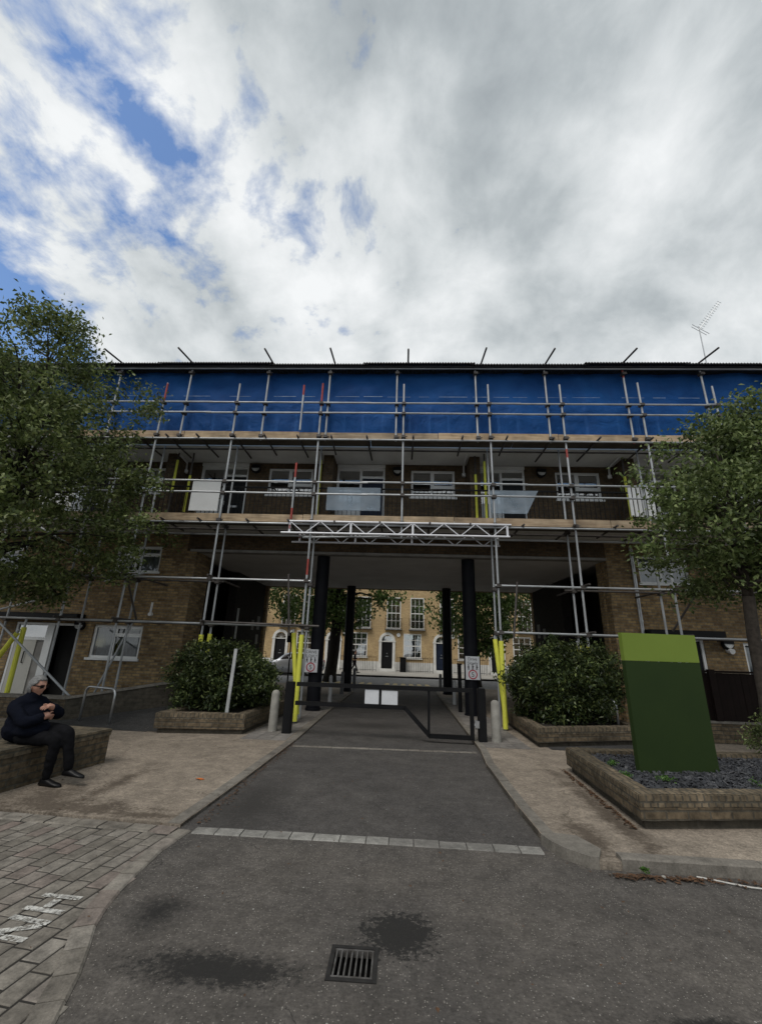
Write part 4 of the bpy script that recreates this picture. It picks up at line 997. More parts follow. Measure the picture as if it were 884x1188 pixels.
    # iron balconies at first-floor windows
    for q in (u1, u2):
        bal = MB(); a0, a1 = q[0] - 0.18, q[1] + 0.18
        for zz in (3.5, 4.35): bal.bar((a0, T - 0.35, zz), (a1, T - 0.35, zz), 0.035, 0.03); bal.bar((a0, T - 0.35, zz), (a0, T, zz), 0.03, 0.03); bal.bar((a1, T - 0.35, zz), (a1, T, zz), 0.03, 0.03)
        m = 14
        for i in range(m + 1): xx = a0 + (a1 - a0) * i / m; bal.bar((xx, T - 0.35, 3.5), (xx, T - 0.35, 4.35), 0.016, 0.016)
        for i in range(4):
            cx = a0 + (a1 - a0) * (i + 0.5) / 4; bal.tube([(cx + 0.14 * math.cos(t), T - 0.36, 3.92 + 0.2 * math.sin(t)) for t in np.linspace(0, 2 * math.pi, 13)], 0.011, 5, caps=False)
        bal.box(a0, a1, T - 0.36, T - 0.021, 3.40, 3.44); bal.build('balcony_railing', M['black'], h)
    # area railings
    for (a0, a1) in ((x + 0.85, xr - 0.1), (xl, x - 0.8)):
        r_ = MB()
        m = max(1, int((a1 - a0) / 0.14))
        for i in range(m + 1): xx = a0 + (a1 - a0) * i / m; r_.bar((xx, T - 1.1, 0.1), (xx, T - 1.1, 1.32), 0.022, 0.022)
        r_.bar((a0, T - 1.1, 1.2), (a1, T - 1.1, 1.2), 0.04, 0.03); r_.bar((a0, T - 1.1, 0.22), (a1, T - 1.1, 0.22), 0.03, 0.03)
        r_.build('area_railing', M['black'], h)
    al = MB(); al.tube([(x + 0.95, T, 3.02), (x + 0.95, T - 0.08, 3.02)], 0.16, 16); al.build('alarm_box', M['upvc'], h)
    return h
h0 = house(-1.05, 'yellow brick house with the black arched front door straight ahead through the passage')
dup(h0, (4.55, 0, 0), 'yellow brick house with a dark navy door just left of the right rear column')
dup(h0, (9.10, 0, 0), 'yellow brick house behind the right-hand car, partly hidden by the shrub')
dup(h0, (-4.55, 0, 0), 'yellow brick house behind the thick dark street tree trunk')
dup(h0, (-9.10, 0, 0), 'yellow brick house with an arched doorway above the silver parked car')
dup(h0, (13.65, 0, 0), 'yellow brick house at the right end of the terrace across the street')
dup(h0, (-13.65, 0, 0), 'yellow brick house at the left end of the terrace across the street')
for hh in [o for o in COL.objects if o.name.startswith('terraced_house.001')]:
    for c in kids_of(hh):
        if c.name.startswith('door') and not c.name.startswith('door_'):
            c.material_slots[0].link = 'OBJECT'; c.material_slots[0].material = M['door_navy']
# utility bin boxes by the far railings
wb = MB(); wb.box(0.05, 0.55, 37.3, 37.8, 0.1, 1.15); wb.box(0.02, 0.58, 37.26, 37.82, 1.15, 1.25)
tag(wb.build('rubbish_bin', M['black'], None, bevel=0.02), 'black bin standing right of the arched black door across the street', 'bin')

# ================================================================ GATE
GY = lambda x: 9.28 - (x + 2.18) * 0.0536
gt = thing('barrier_gate', (-0.3, 9.18, 0), 'black steel barrier gate with two white plates across the driveway', 'gate')
t = MB()
for a, b_ in (((-2.05, 0.935), (1.43, 0.945)), ((-2.05, 0.585), (0.13, 0.585)), ((0.11, 0.60), (0.60, 0.115)), ((0.58, 0.115), (1.43, 0.115)), ((1.40, 0.94), (1.40, 0.10))):
    t.bar((a[0], GY(a[0]), a[1]), (b_[0], GY(b_[0]), b_[1]), 0.07, 0.075)
for x, z in ((-0.365, 0.59), (0.585, 0.12)): t.bar((x, GY(x) - 0.003, z), (x, GY(x) - 0.003, 0.93), 0.045, 0.04)
t.build('frame', M['black'], gt)
for x0, x1, z0, z1 in ((-0.665, -0.385, 0.628, 0.885), (-0.335, -0.02, 0.628, 0.88)):
    t = MB(); t.hexa([(x0, GY(x0) - 0.015, z0), (x1, GY(x1) - 0.015, z0), (x1, GY(x1) + 0.005, z0), (x0, GY(x0) + 0.005, z0), (x0, GY(x0) - 0.015, z1), (x1, GY(x1) - 0.015, z1), (x1, GY(x1) + 0.005, z1), (x0, GY(x0) + 0.005, z1)])
    t.build('white_plate', M['sign_white'], gt)
for x, z1, w in ((-2.18, 0.975, 0.165), (1.585, 0.99, 0.15)):
    t = MB(); t.box(x - w / 2, x + w / 2, GY(x) - w / 2, GY(x) + w / 2, 0.0, z1); po = t.build('post', M['black'], gt, bevel=0.012)
t = MB(); t.box(1.44, 1.52, GY(1.48) - 0.1, GY(1.48) - 0.02, 0.30, 0.42); t.tube([(1.46, GY(1.46) - 0.06, 0.42), (1.44, GY(1.46) - 0.08, 0.34), (1.47, GY(1.46) - 0.06, 0.28)], 0.012, 6); t.build('padlock', M['steel'], gt)

# ================================================================ BOLLARDS
def bollard(x, y, z, h, r_, mat, label, group=None):
    c = MB(); c.lathe((x, y, z), [(r_ * 1.05, 0), (r_, h * 0.3), (r_ * 0.94, h - r_ * 0.9), (r_ * 0.8, h - r_ * 0.4), (r_ * 0.45, h - r_ * 0.08), (0, h)], 20)
    o = c.build('bollard', mat, None, smooth=True); tag(o, label, 'bollard', group); return o
G_ = 'bollards lining the driveway'
bollard(-2.50, 9.42, 0.03, 0.77, 0.088, M['bollard'], 'round topped concrete bollard beside the left gate post', G_)
bollard(1.85, 9.12, 0.06, 0.73, 0.088, M['bollard'], 'round topped concrete bollard beside the right gate post', G_)
bollard(-2.16, 14.6, 0.03, 0.82, 0.06, M['bollard_pale'], 'pale slim bollard behind the left front column', G_)
bollard(-2.16, 17.6, 0.03, 0.82, 0.07, M['bollard_grey'], 'grey slim bollard in front of the left rear column', G_)
bollard(-1.98, 20.4, 0.03, 0.86, 0.075, M['bollard_grey'], 'grey slim bollard left of the driveway beyond the rear column', G_)
bollard(1.80, 15.2, 0.06, 0.74, 0.06, M['bollard_pale'], 'pale slim bollard behind the right front column', G_)
bollard(2.05, 23.0, 0.0, 0.66, 0.075, M['bollard_grey'], 'dark grey bollard left of the right rear column', G_)
bollard(2.34, 21.2, 0.06, 0.64, 0.075, M['bollard_grey'], 'mid grey bollard beside the right rear column base', G_)
bk = MB(); bk.tube([(1.74, 13.35, 0.06), (1.74, 13.35, 1.32)], 0.055, 12); bk.tube([(1.74, 13.35, 1.32), (1.74, 13.35, 1.36)], 0.075, 12)
tag(bk.build('slim_post', M['black']), 'slim black post standing between the right column and the driveway', 'post')

# ================================================================ SPEED SIGNS
def speed_sign(xc, zc, y, word1, word2, label):
    s = thing('speed_sign', (xc, y, zc - 0.28), label, 'sign', 'signs on the black columns')
    w, h = 0.38, 0.60
    b = MB(); b.box(xc - w / 2, xc + w / 2, y - 0.012, y, zc - h / 2, zc + h / 2); b.build('board', M['sign_white'], s, bevel=0.003)
    for i, tx in enumerate((word1, word2)):
        me = text_mesh(tx, 0.108); me.materials.append(M['sign_ink'])
        xs = [v.co.x for v in me.vertices]; wd = max(xs) - min(xs); kx = min(1.0, 0.33 / wd)
        for v in me.vertices: v.co = Vector((xc + v.co.x * kx, y - 0.0145, zc + h / 2 - 0.105 - i * 0.105 + v.co.y))
        link('lettering', me, s)
    # three little walking figures
    f = MB()
    for i, hh in enumerate((0.105, 0.12, 0.105)):
        x = xc - 0.11 + i * 0.11; z = zc - 0.035
        f.tube([(x, y - 0.0142, z + hh), (x, y - 0.0138, z + hh)], 0.016, 10); f.box(x - 0.017, x + 0.017, y - 0.0146, y - 0.0136, z + 0.04, z + hh - 0.02)
        f.bar((x - 0.005, y - 0.0141, z + 0.045), (x - 0.022, y - 0.0141, z - 0.015), 0.014, 0.001, up=(0, 1, 0)); f.bar((x + 0.005, y - 0.0141, z + 0.045), (x + 0.022, y - 0.0141, z - 0.015), 0.014, 0.001, up=(0, 1, 0))
        f.bar((x, y - 0.0143, z + hh - 0.03), (x + (0.035 if i else -0.035), y - 0.0143, z + hh - 0.055), 0.012, 0.001, up=(0, 1, 0))
    f.build('pictogram', M['sign_ink'], s)
    r_ = MB(); n = 28; zc2 = zc - 0.165
    for i in range(n):
        t0, t1 = 2 * math.pi * i / n, 2 * math.pi * (i + 1) / n
        r_.face([(xc + r * math.cos(t), y - 0.0145, zc2 + r * math.sin(t)) for r, t in ((0.122, t0), (0.122, t1), (0.094, t1), (0.094, t0))][::-1])
    r_.build('red_ring', M['sign_red'], s)
    me = text_mesh('5', 0.17); me.materials.append(M['sign_ink'])
    for v in me.vertices: v.co = Vector((xc + v.co.x, y - 0.0145, zc2 - 0.058 + v.co.y))
    link('numeral', me, s)
    return s
speed_sign(-2.43, 1.31, 12.50, 'DRIVE', 'SLOWLY', 'white DRIVE SLOWLY 5 sign on the left front column, behind the yellow foam')
speed_sign(1.99, 1.265, 12.53, 'Drive', 'Slowly', 'white Drive Slowly 5 sign on the right front column')
# street sign on a pole by the far kerb
ss = thing('street_sign', (-5.2, 21.5, 0.03), 'black backed sign on a thin pole beside the street, left of the yellow foam', 'sign')
t = MB(); t.tube([(-5.22, 21.5, 0.03), (-5.22, 21.5, 2.4)], 0.035, 8); t.build('pole', M['black'], ss)
t = MB(); t.box(-5.42, -5.06, 21.44, 21.48, 1.9, 2.36); t.build('sign_plate', M['black'], ss, bevel=0.01)

# ================================================================ PLANTERS AND LOW WALLS
def inset(poly, d):
    n = len(poly); out = []
    ar_ = sum(poly[i][0] * poly[(i + 1) % n][1] - poly[(i + 1) % n][0] * poly[i][1] for i in range(n)); sg = 1 if ar_ > 0 else -1
    for i in range(n):
        p0, p1, p2 = (Vector(poly[(i + k) % n]) for k in (-1, 0, 1))
        d1 = (p1 - p0).normalized(); d2 = (p2 - p1).normalized(); n1 = Vector((-d1.y, d1.x)) * sg; n2 = Vector((-d2.y, d2.x)) * sg
        b = (n1 + n2); b = b / max(0.25, b.dot(n1)) * 1.0; out.append((p1.x + b.x * d, p1.y + b.y * d))
    return out
def ring(mb, outer_, inner_, z0, z1, m=0, mtop=None):
    n = len(outer_); mt = m if mtop is None else mtop
    for i in range(n):
        j = (i + 1) % n; a, b, c, d = outer_[i], outer_[j], inner_[j], inner_[i]
        mb.face([(a[0], a[1], z0), (b[0], b[1], z0), (b[0], b[1], z1), (a[0], a[1], z1)], m)
        mb.face([(c[0], c[1], z0), (d[0], d[1], z0), (d[0], d[1], z1), (c[0], c[1], z1)], m)
        mb.face([(a[0], a[1], z1), (b[0], b[1], z1), (c[0], c[1], z1), (d[0], d[1], z1)], mt)
def roughen(o, seg=0.10, amp=0.006, freq=7.0):
    bm = bmesh.new(); bm.from_mesh(o.data)
    for _ in range(6):
        long_ = [e for e in bm.edges if e.calc_length() > seg * 1.6]
        if not long_ or len(bm.verts) > 9000: break
        bmesh.ops.subdivide_edges(bm, edges=long_, cuts=1, use_grid_fill=True)
    bmesh.ops.triangulate(bm, faces=[f for f in bm.faces if len(f.verts) > 4])
    for v in bm.verts:
        p = v.co; q = Vector((p.x * freq, p.y * freq, p.z * freq * 1.6))
        v.co = p + (mnoise.noise_vector(q) * 0.7 + mnoise.noise_vector(q * 3.1) * 0.5) * amp
    bm.to_mesh(o.data); bm.free()
def planter(poly, zb, zt, label, group=None, thick=0.2, fill='soil', fz=None):
    poly = poly if sum(poly[i][0] * poly[(i + 1) % len(poly)][1] - poly[(i + 1) % len(poly)][0] * poly[i][1] for i in range(len(poly))) > 0 else poly[::-1]
    cx = sum(p[0] for p in poly) / len(poly); cy = sum(p[1] for p in poly) / len(poly)
    p = thing('brick_planter', (cx, cy, zb), label, 'planter', group)
    foot = inset(poly, 0.05)
    f = MB(); f.prism(foot, zb - 0.02, zb + 0.085); f.build('footing', M['brick_ramp'], p)  # dark brick colour includes the shadow below the overhanging wall
    w = MB(); ring(w, poly, inset(poly, thick), zb + 0.085, zt - 0.11)
    roughen(w.build('brick_wall', M['brick_wall'], p, merge=True), 0.10, 0.007)
    c = MB(); ring(c, inset(poly, -0.004), inset(poly, thick + 0.003), zt - 0.108, zt); roughen(c.build('coping', M['coping'], p, merge=True, bevel=0.010), 0.06, 0.008, 10.0)
    s = MB(); fz = fz or zt - 0.06; s.prism(inset(poly, thick * 0.8), fz - 0.06, fz); s.build('soil', M[fill], p)
    return p
planter([(-4.56, 8.72), (-2.92, 8.93), (-2.78, 11.6), (-4.56, 11.6)], 0.03, 0.385, 'low brick planter with a bushy shrub and a pale stake, left of the gate', 'brick planters')
planter([(2.50, 8.72), (4.75, 9.42), (4.75, 11.4), (2.55, 11.4)], 0.06, 0.385, 'low brick planter with a dense shrub, right of the gate', 'brick planters')
SP = [(2.34, 4.93), (4.6, 5.26), (7.6, 5.7), (7.6, 7.55), (2.44, 7.15)]
planter(SP, 0.06, 0.365, 'weathered brick planter of dark slate holding the green panel', 'brick planters', thick=0.2, fill='slate', fz=0.30)
# worn bare-brick patch at planter corner
# slate chips
SPI = inset(SP, 0.2) if True else SP
def in_poly(x, y, P):
    c = False; n = len(P)
    for i in range(n):
        a, b = P[i], P[(i + 1) % n]
        if (a[1] > y) != (b[1] > y) and x < (b[0] - a[0]) * (y - a[1]) / (b[1] - a[1]) + a[0]: c = not c
    return c
ch = MB(); rnd = random.Random(3)
for _ in range(8500):
    x, y = rnd.uniform(2.3, 6.2), rnd.uniform(4.9, 7.5)
    if not in_poly(x, y, SPI): continue
    s1, s2, s3 = rnd.uniform(0.015, 0.04), rnd.uniform(0.009, 0.023), rnd.uniform(0.003, 0.008)
    rot = Matrix.Rotation(rnd.uniform(0, 6.28), 3, 'Z') @ Matrix.Rotation(rnd.gauss(0, 0.45), 3, 'X') @ Matrix.Rotation(rnd.gauss(0, 0.4), 3, 'Y')
    c = Vector((x, y, 0.305 + rnd.uniform(0, 0.022)))
    ch.hexa([c + rot @ Vector((a * s1 * (1 if z < 0 else .85), b * s2, z * s3)) for a, b, z in ((-1, -1, -1), (1, -.7, -1), (.8, 1, -1), (-1, .8, -1), (-1, -1, 1), (1, -.7, 1), (.8, 1, 1), (-1, .8, 1))])
o = ch.build('slate_gravel', M['slate']); o['kind'] = 'stuff'
# seat wall with the man
sw = thing('brick_seat_wall', (-4.6, 6.0, 0.03), 'low mossy brick wall with a flat top that the man sits on', 'wall')
SW = [(-4.02, 6.58), (-4.24, 5.15), (-4.5, 3.4), (-7.4, 3.4), (-8.6, 7.15)]
w = MB(); w.prism(inset(SW, 0.015), 0.02, 0.37); roughen(w.build('brick_wall', M['brick_mossy'], sw), 0.12, 0.007)
SWc = SW[::-1] if sum(SW[i][0] * SW[(i + 1) % 5][1] - SW[(i + 1) % 5][0] * SW[i][1] for i in range(5)) < 0 else SW
w = MB(); ring(w, SWc, inset(SWc, 0.62), 0.372, 0.455); roughen(w.build('coping', M['coping_mossy'], sw, merge=True, bevel=0.012), 0.12, 0.007)
w = MB(); w.prism(inset(SWc, 0.6), 0.36, 0.425); w.build('soil', M['soil'], sw)
# ramp wall, left: front run and rising oblique run
rw = thing('ramp_wall', (-7.05, 9.65, 0.03), 'dark grimy low brick wall rising beside the ramp below the left window', 'wall')
w = MB(); w.box(-15, -7.05, 9.65, 9.87, 0.0, 0.43); w.build('brick_wall', M['brick_wall'], rw)
w = MB(); w.hexa([(-7.048, 9.65, 0.0), (-4.75, 10.50, 0.0), (-4.82, 10.70, 0.0), (-7.048, 9.872, 0.0), (-7.048, 9.65, 0.43), (-4.75, 10.50, 0.84), (-4.82, 10.70, 0.84), (-7.048, 9.872, 0.43)])
w.build('brick_wall', M['brick_ramp'], rw)
w = MB(); w.box(-15, -7.05, 9.62, 9.90, 0.432, 0.485); w.build('coping', M['kerb'], rw, bevel=0.006)
w = MB(); w.hexa([(-7.047, 9.62, 0.432), (-4.73, 10.477, 0.842), (-4.83, 10.73, 0.842), (-7.047, 9.90, 0.432), (-7.047, 9.62, 0.485), (-4.73, 10.477, 0.90), (-4.83, 10.73, 0.90), (-7.047, 9.90, 0.485)]); w.build('coping', M['kerb'], rw, bevel=0.006)
w = MB(); w.prism([(-15, 9.90), (-7.1, 9.90), (-4.85, 10.74), (-4.6, 12.39), (-15, 12.39)], 0.0, 0.20); struct(w, 'raised_path', M['tarmac'])
w = MB(); w.face([(-7.0, 9.64, 0.034), (-5.9, 8.93, 0.034), (-4.57, 8.86, 0.034), (-4.57, 10.55, 0.36), (-4.75, 10.49, 0.36)])
w.face([(-4.57, 10.55, 0.36), (-4.57, 8.86, 0.034), (-4.57, 10.55, 0.0)]); struct(w, 'ramp', M['tarmac'])
# right: dark fence on a low brick wall
fw_ = thing('garden_wall', (7.0, 10.0, 0.06), 'low brick garden wall under the dark timber fence behind the green panel', 'wall')
w = MB(); w.box(5.05, 15, 9.93, 10.15, 0.03, 0.43); w.build('brick_wall', M['brick_wall'], fw_)
w = MB(); w.box(5.03, 15, 9.9, 10.18, 0.432, 0.475); w.build('coping', M['kerb'], fw_, bevel=0.006)
fe = thing('timber_fence', (7.0, 10.0, 0.48), 'nearly black timber board fence on the low brick wall at right', 'fence')
w = MB()
x = 5.1
while x < 14.9:
    w.box(x, x + 0.118, 10.0 + random.uniform(0, 0.006), 10.03, 0.475, 1.40 + random.uniform(-0.005, 0.005)); x += 0.122
w.build('fence_boards', M['fence'], fe)
for x in (5.2, 6.55, 8.4, 10.2, 12.1):
    w = MB(); w.box(x - 0.06, x + 0.06, 9.92, 9.998, 0.477, 1.47); w.build('fence_post', M['fence'], fe)
w = MB(); w.box(5.08, 14.95, 9.97, 10.05, 1.41, 1.45); w.build('fence_rail', M['fence'], fe)

# ================================================================ GREEN PANEL
gp = thing('green_sign_panel', (3.44, 6.12, 0.30), 'blank dark green panel with a lime green top band standing in slate', 'sign panel')
def panel(z0, z1, mat, name, e=0.0):
    a, b = Vector((2.915, 6.03, 0)), Vector((3.965, 6.20, 0)); n = Vector((0.16, -0.98, 0)).normalized()
    q = MB(); q.hexa([(a.x - n.x * e + n.x * 0.0, a.y + n.y * e, z0), (b.x + n.x * e, b.y + n.y * e, z0), (b.x - n.x * 0.07, b.y - n.y * 0.07, z0), (a.x - n.x * 0.07, a.y - n.y * 0.07, z0),
        (a.x - n.x * e, a.y + n.y * e, z1), (b.x + n.x * e, b.y + n.y * e, z1), (b.x - n.x * 0.07, b.y - n.y * 0.07, z1), (a.x - n.x * 0.07, a.y - n.y * 0.07, z1)])
    q.build(name, mat, gp, bevel=0.004)
panel(0.27, 1.592, M['panel_dark'], 'lower_panel'); panel(1.594, 1.945, M['panel_lime'], 'top_band')

# ================================================================ HOOPS, STAKE, DRAIN, LITTER
def hoop(pts, label, r_=0.024):
    out = []
    a, b = Vector(pts[0]), Vector(pts[1]); h = pts[2]; rr = 0.13; d = (b - a).normalized(); up = Vector((0, 0, 1))
    out.append(a); out.append(a + up * (h - rr))
    for i in range(1, 7): t = math.pi / 2 * i / 6; out.append(a + up * (h - rr) + d * rr * (1 - math.cos(t)) + up * rr * math.sin(t))
    for i in range(0, 7): t = math.pi / 2 * i / 6; out.append(b + up * (h - rr) - d * rr * (1 - math.sin(t)) + up * rr * math.cos(t))
    out.append(b)
    m = MB(); m.tube(out, r_, 10); o = m.build('cycle_stand', M['steel'], None, smooth=True); tag(o, label, 'cycle stand', 'bent steel cycle stands'); return o
hoop(((-6.55, 9.50, 0.03), (-5.68, 9.14, 0.03), 0.69), 'bent stainless steel hoop behind the mossy brick seat wall')
hoop(((4.42, 9.75, 0.06), (3.9, 10.4, 0.06), 0.76), 'steel hoop half hidden by the shrub right of the gate')
hoop(((4.62, 9.55, 0.06), (5.0, 9.75, 0.06), 0.76), 'steel hoop half hidden behind the green panel')
st = MB(); st.hexa([(-3.39, 9.10, 0.30), (-3.325, 9.10, 0.30), (-3.325, 9.13, 0.30), (-3.39, 9.13, 0.30), (-3.365, 9.10, 1.57), (-3.30, 9.10, 1.57), (-3.30, 9.13, 1.57), (-3.365, 9.13, 1.57)])
tag(st.build('stake', M['stake'], None, bevel=0.004), 'pale flat stake standing upright in the left planter, in front of its shrub', 'stake')
dr = thing('drain_grate', (-0.22, 2.95, 0), 'square black iron drain grate set in the asphalt', 'drain')
t = MB(); x0_, x1_, y0_, y1_ = -0.345, -0.095, 2.815, 3.085
t.face([(x0_, y0_, -0.35), (x1_, y0_, -0.35), (x1_, y1_, -0.35), (x0_, y1_, -0.35)])
for pa, pb_ in (((x0_, y0_), (x1_, y0_)), ((x1_, y0_), (x1_, y1_)), ((x1_, y1_), (x0_, y1_)), ((x0_, y1_), (x0_, y0_))): t.face([(pa[0], pa[1], -0.35), (pa[0], pa[1], -0.021), (pb_[0], pb_[1], -0.021), (pb_[0], pb_[1], -0.35)])
t.build('pit', M['dark_void'], dr)
t = MB()
for a in ((-0.352, -0.330, 2.81, 3.09), (-0.110, -0.088, 2.81, 3.09)): t.box(*a, -0.03, 0.006)
for a in ((-0.330, -0.110, 3.066, 3.09), (-0.330, -0.110, 2.81, 2.834)): t.box(*a, -0.03, 0.0055)
t.build('frame', M['iron_dark'], dr)
t = MB()
for i in range(8): x = -0.322 + 0.0285 * i; t.box(x, x + 0.0085, 2.85, 3.05, -0.028, 0.003)
t.box(-0.327, -0.113, 3.050, 3.062, -0.028, 0.0035); t.box(-0.327, -0.113, 2.838, 2.850, -0.028, 0.0035)
t.box(-0.226, -0.214, 2.836, 2.8495, -0.028, 0.003)
t.build('grating', M['iron'], dr)
# leaf litter
def litter(name, n, fn, mat, s=(0.012, 0.03), z=0.006):
    m = MB(); rn = random.Random(name)
    for _ in range(n):
        x, y = fn(rn); a = rn.uniform(0, 6.28); l = rn.uniform(*s); w = l * rn.uniform(0.3, 0.7); zz = z + rn.uniform(0, 0.012)
        ux, uy = math.cos(a), math.sin(a); c = rn.uniform(0.0, 0.010)
        m.face([(x - ux * l, y - uy * l, zz), (x + uy * w, y - ux * w, zz + c), (x + ux * l, y + uy * l, zz + c * 0.5), (x - uy * w, y + ux * w, zz + c)])
    o = m.build(name, mat); o['kind'] = 'stuff'; return o
def fn(r):
    t = abs(r.gauss(0, 0.45)); return 1.68 + t * 1.6 + r.uniform(-0.05, 0.1), 4.16 - abs(r.gauss(0, 0.035)) - 0.02 * math.exp(-t)
litter('fallen_leaves', 230, fn, M['leaf_brown'])
litter('leaf_litter', 260, lambda r: ((lambda t: (2.30 + t * 0.1 - abs(r.gauss(0, 0.03)), 4.95 + t * 2.2))(r.random())), M['leaf_brown'], z=0.066)
litter('leaf_crumbs', 300, lambda r: (-1.92 + 0.05 * r.random() + abs(r.gauss(0, 0.05)), r.uniform(4.7, 8.5)), M['leaf_brown'], s=(0.008, 0.02), z=0.004)
litter('leaf_scatter', 240, lambda r: (r.uniform(-4.2, 2.2), r.choice((4.70, 4.62)) + r.gauss(0, 0.02) if r.random() < 0.0 else r.uniform(2.2, 9.5)), M['leaf_brown'], s=(0.006, 0.018), z=0.036)
og = MB()
for i in range(5): a = i * 1.26; og.face([(-2.43 + 0.045 * math.cos(a) * 1.4, 5.99 + 0.03 * math.sin(a), 0.038 + 0.012 * (i % 2)), (-2.43, 5.99, 0.05), (-2.43 + 0.045 * math.cos(a + 1.26) * 1.4, 5.99 + 0.03 * math.sin(a + 1.26), 0.038)])
tag(og.build('crumpled_wrapper', M['orange'], None, merge=True), 'small orange crumpled wrapper on the left pavement', 'litter')
sg = MB(); sg.tube([(2.34, 4.17, 0.012), (2.45, 4.135, 0.010), (2.55, 4.09, 0.010), (2.66, 4.05, 0.010), (2.74, 4.04, 0.009)], 0.006, 6)
tag(sg.build('white_string', M['string']), 'thin white string lying on the asphalt by the right kerb', 'string')
pb = MB(); bm = bmesh.new(); bmesh.ops.create_icosphere(bm, subdivisions=2, radius=0.018)
for vv in bm.verts: vv.co.z *= 0.7
me = bpy.data.meshes.new('pebble'); bm.to_mesh(me); bm.free(); me.materials.append(M['bollard']); o = link('pebble', me); o.location = (2.07, 4.13, 0.012); tag(o, 'pale round pebble among the brown leaves at the right kerb', 'stone')

# ================================================================ FOLIAGE
def leaf_mesh(name, pos, nrm, ln, wd, mat, parent, rng):
    """one folded four-sided blade per position"""
    n = len(pos)
    t = rng.normal(size=(n, 3)); t -= nrm * (t * nrm).sum(1, keepdims=True); t /= np.linalg.norm(t, axis=1, keepdims=True) + 1e-9
    s = np.cross(nrm, t)
    L = (ln * rng.uniform(0.65, 1.25, n))[:, None]; Wd = (wd * rng.uniform(0.7, 1.25, n))[:, None]
    droop = -np.abs(rng.normal(0, 0.25, n))[:, None] * L * np.array([0, 0, 1.0])
    v = np.empty((n, 4, 3)); v[:, 0] = pos - t * L * 0.5; v[:, 1] = pos + s * Wd * 0.5 + nrm * Wd * 0.18; v[:, 2] = pos + t * L * 0.5 + droop * 0.5; v[:, 3] = pos - s * Wd * 0.5 + nrm * Wd * 0.18
    me = bpy.data.meshes.new(name); me.vertices.add(n * 4); me.vertices.foreach_set('co', v.reshape(-1))
    me.loops.add(n * 4); me.loops.foreach_set('vertex_index', np.arange(n * 4, dtype=np.int32))
    me.polygons.add(n); me.polygons.foreach_set('loop_start', np.arange(0, n * 4, 4, dtype=np.int32))
    me.update(calc_edges=True); me.validate(); me.materials.append(mat)
    return link(name, me, parent)
def cloud(rng, centers, per, spread, updir=0.5, center=None):
    P = []; N = []
    for c in centers:
        k = int(per * rng.uniform(0.6, 1.4)); sp = spread * rng.uniform(0.6, 1.35)
        d = rng.normal(size=(k, 3)) * np.array([1, 1, 0.75]); d *= sp * 0.55
        P.append(c + d)
        nn = rng.normal(size=(k, 3)) + np.array([0, 0, updir]) + d / (sp + 1e-6) * 0.5; N.append(nn / np.linalg.norm(nn, axis=1, keepdims=True))
    return np.concatenate(P), np.concatenate(N)
def branches(mb, base, tips, r0, rng, bend=0.3):
    for tp in tips:
        b = np.array(base); m1 = b + (tp - b) * 0.45 + rng.normal(size=3) * bend * 0.3 + np.array([0, 0, 0.12 * np.linalg.norm(tp - b)])
        mb.tube([b, b + (m1 - b) * 0.5 + rng.normal(size=3) * 0.03, m1, m1 + (tp - m1) * 0.55 + rng.normal(size=3) * 0.06, tp], r0, 6, radii=[r0, r0 * 0.75, r0 * 0.5, r0 * 0.3, r0 * 0.12])

def tree(name, label, cat, base, fork, trunk_r, sampler, nclump, per, spread, ln, wd, leaf, bark, seed, nbranch=26, group=None, fork_jit=0.2):
    rng = np.random.default_rng(seed)
    t = thing(name, base, label, cat, group)
    tips = sampler(rng, nclump)
    m = MB(); b = Vector(base); f = Vector(fork)
    pts = [b - Vector((0, 0, 0.05)), b + (f - b) * 0.1, b + (f - b) * 0.4 + Vector((0.03, 0.02, 0)), b + (f - b) * 0.75 + Vector((-0.02, 0, 0)), f]
    m.tube(pts, trunk_r, 14, radii=[trunk_r * 1.35, trunk_r * 1.1, trunk_r, trunk_r * 0.95, trunk_r * 0.9])
    # leader and limbs
    zmax = tips[:, 2].max(); top = np.array([f.x + rng.normal() * 0.1, f.y, f.z + (zmax - f.z) * 0.8])
    lead = [np.array(f) + (top - np.array(f)) * k + rng.normal(size=3) * 0.05 * k for k in (0, 0.25, 0.5, 0.75, 1.0)]
    m.tube(lead, trunk_r, 8, radii=[trunk_r * 0.85, trunk_r * 0.62, trunk_r * 0.45, trunk_r * 0.28, trunk_r * 0.08])
    idx = rng.choice(len(tips), min(nbranch, len(tips)), replace=False)
    for k in idx:
        tp = tips[k]; q = np.clip((tp[2] - f.z) / max(0.1, (top[2] - f.z)) * 0.6, 0.0, 0.8); st_ = np.array(f) + (top - np.array(f)) * q
        branches(m, st_, [tp], trunk_r * 0.42 * (1 - q * 0.6), rng)
    m.build('trunk', bark, t, smooth=True)
    P, N = cloud(rng, tips, per, spread)
    leaf_mesh('crown', P, N, ln, wd, leaf, t, rng)
    return t
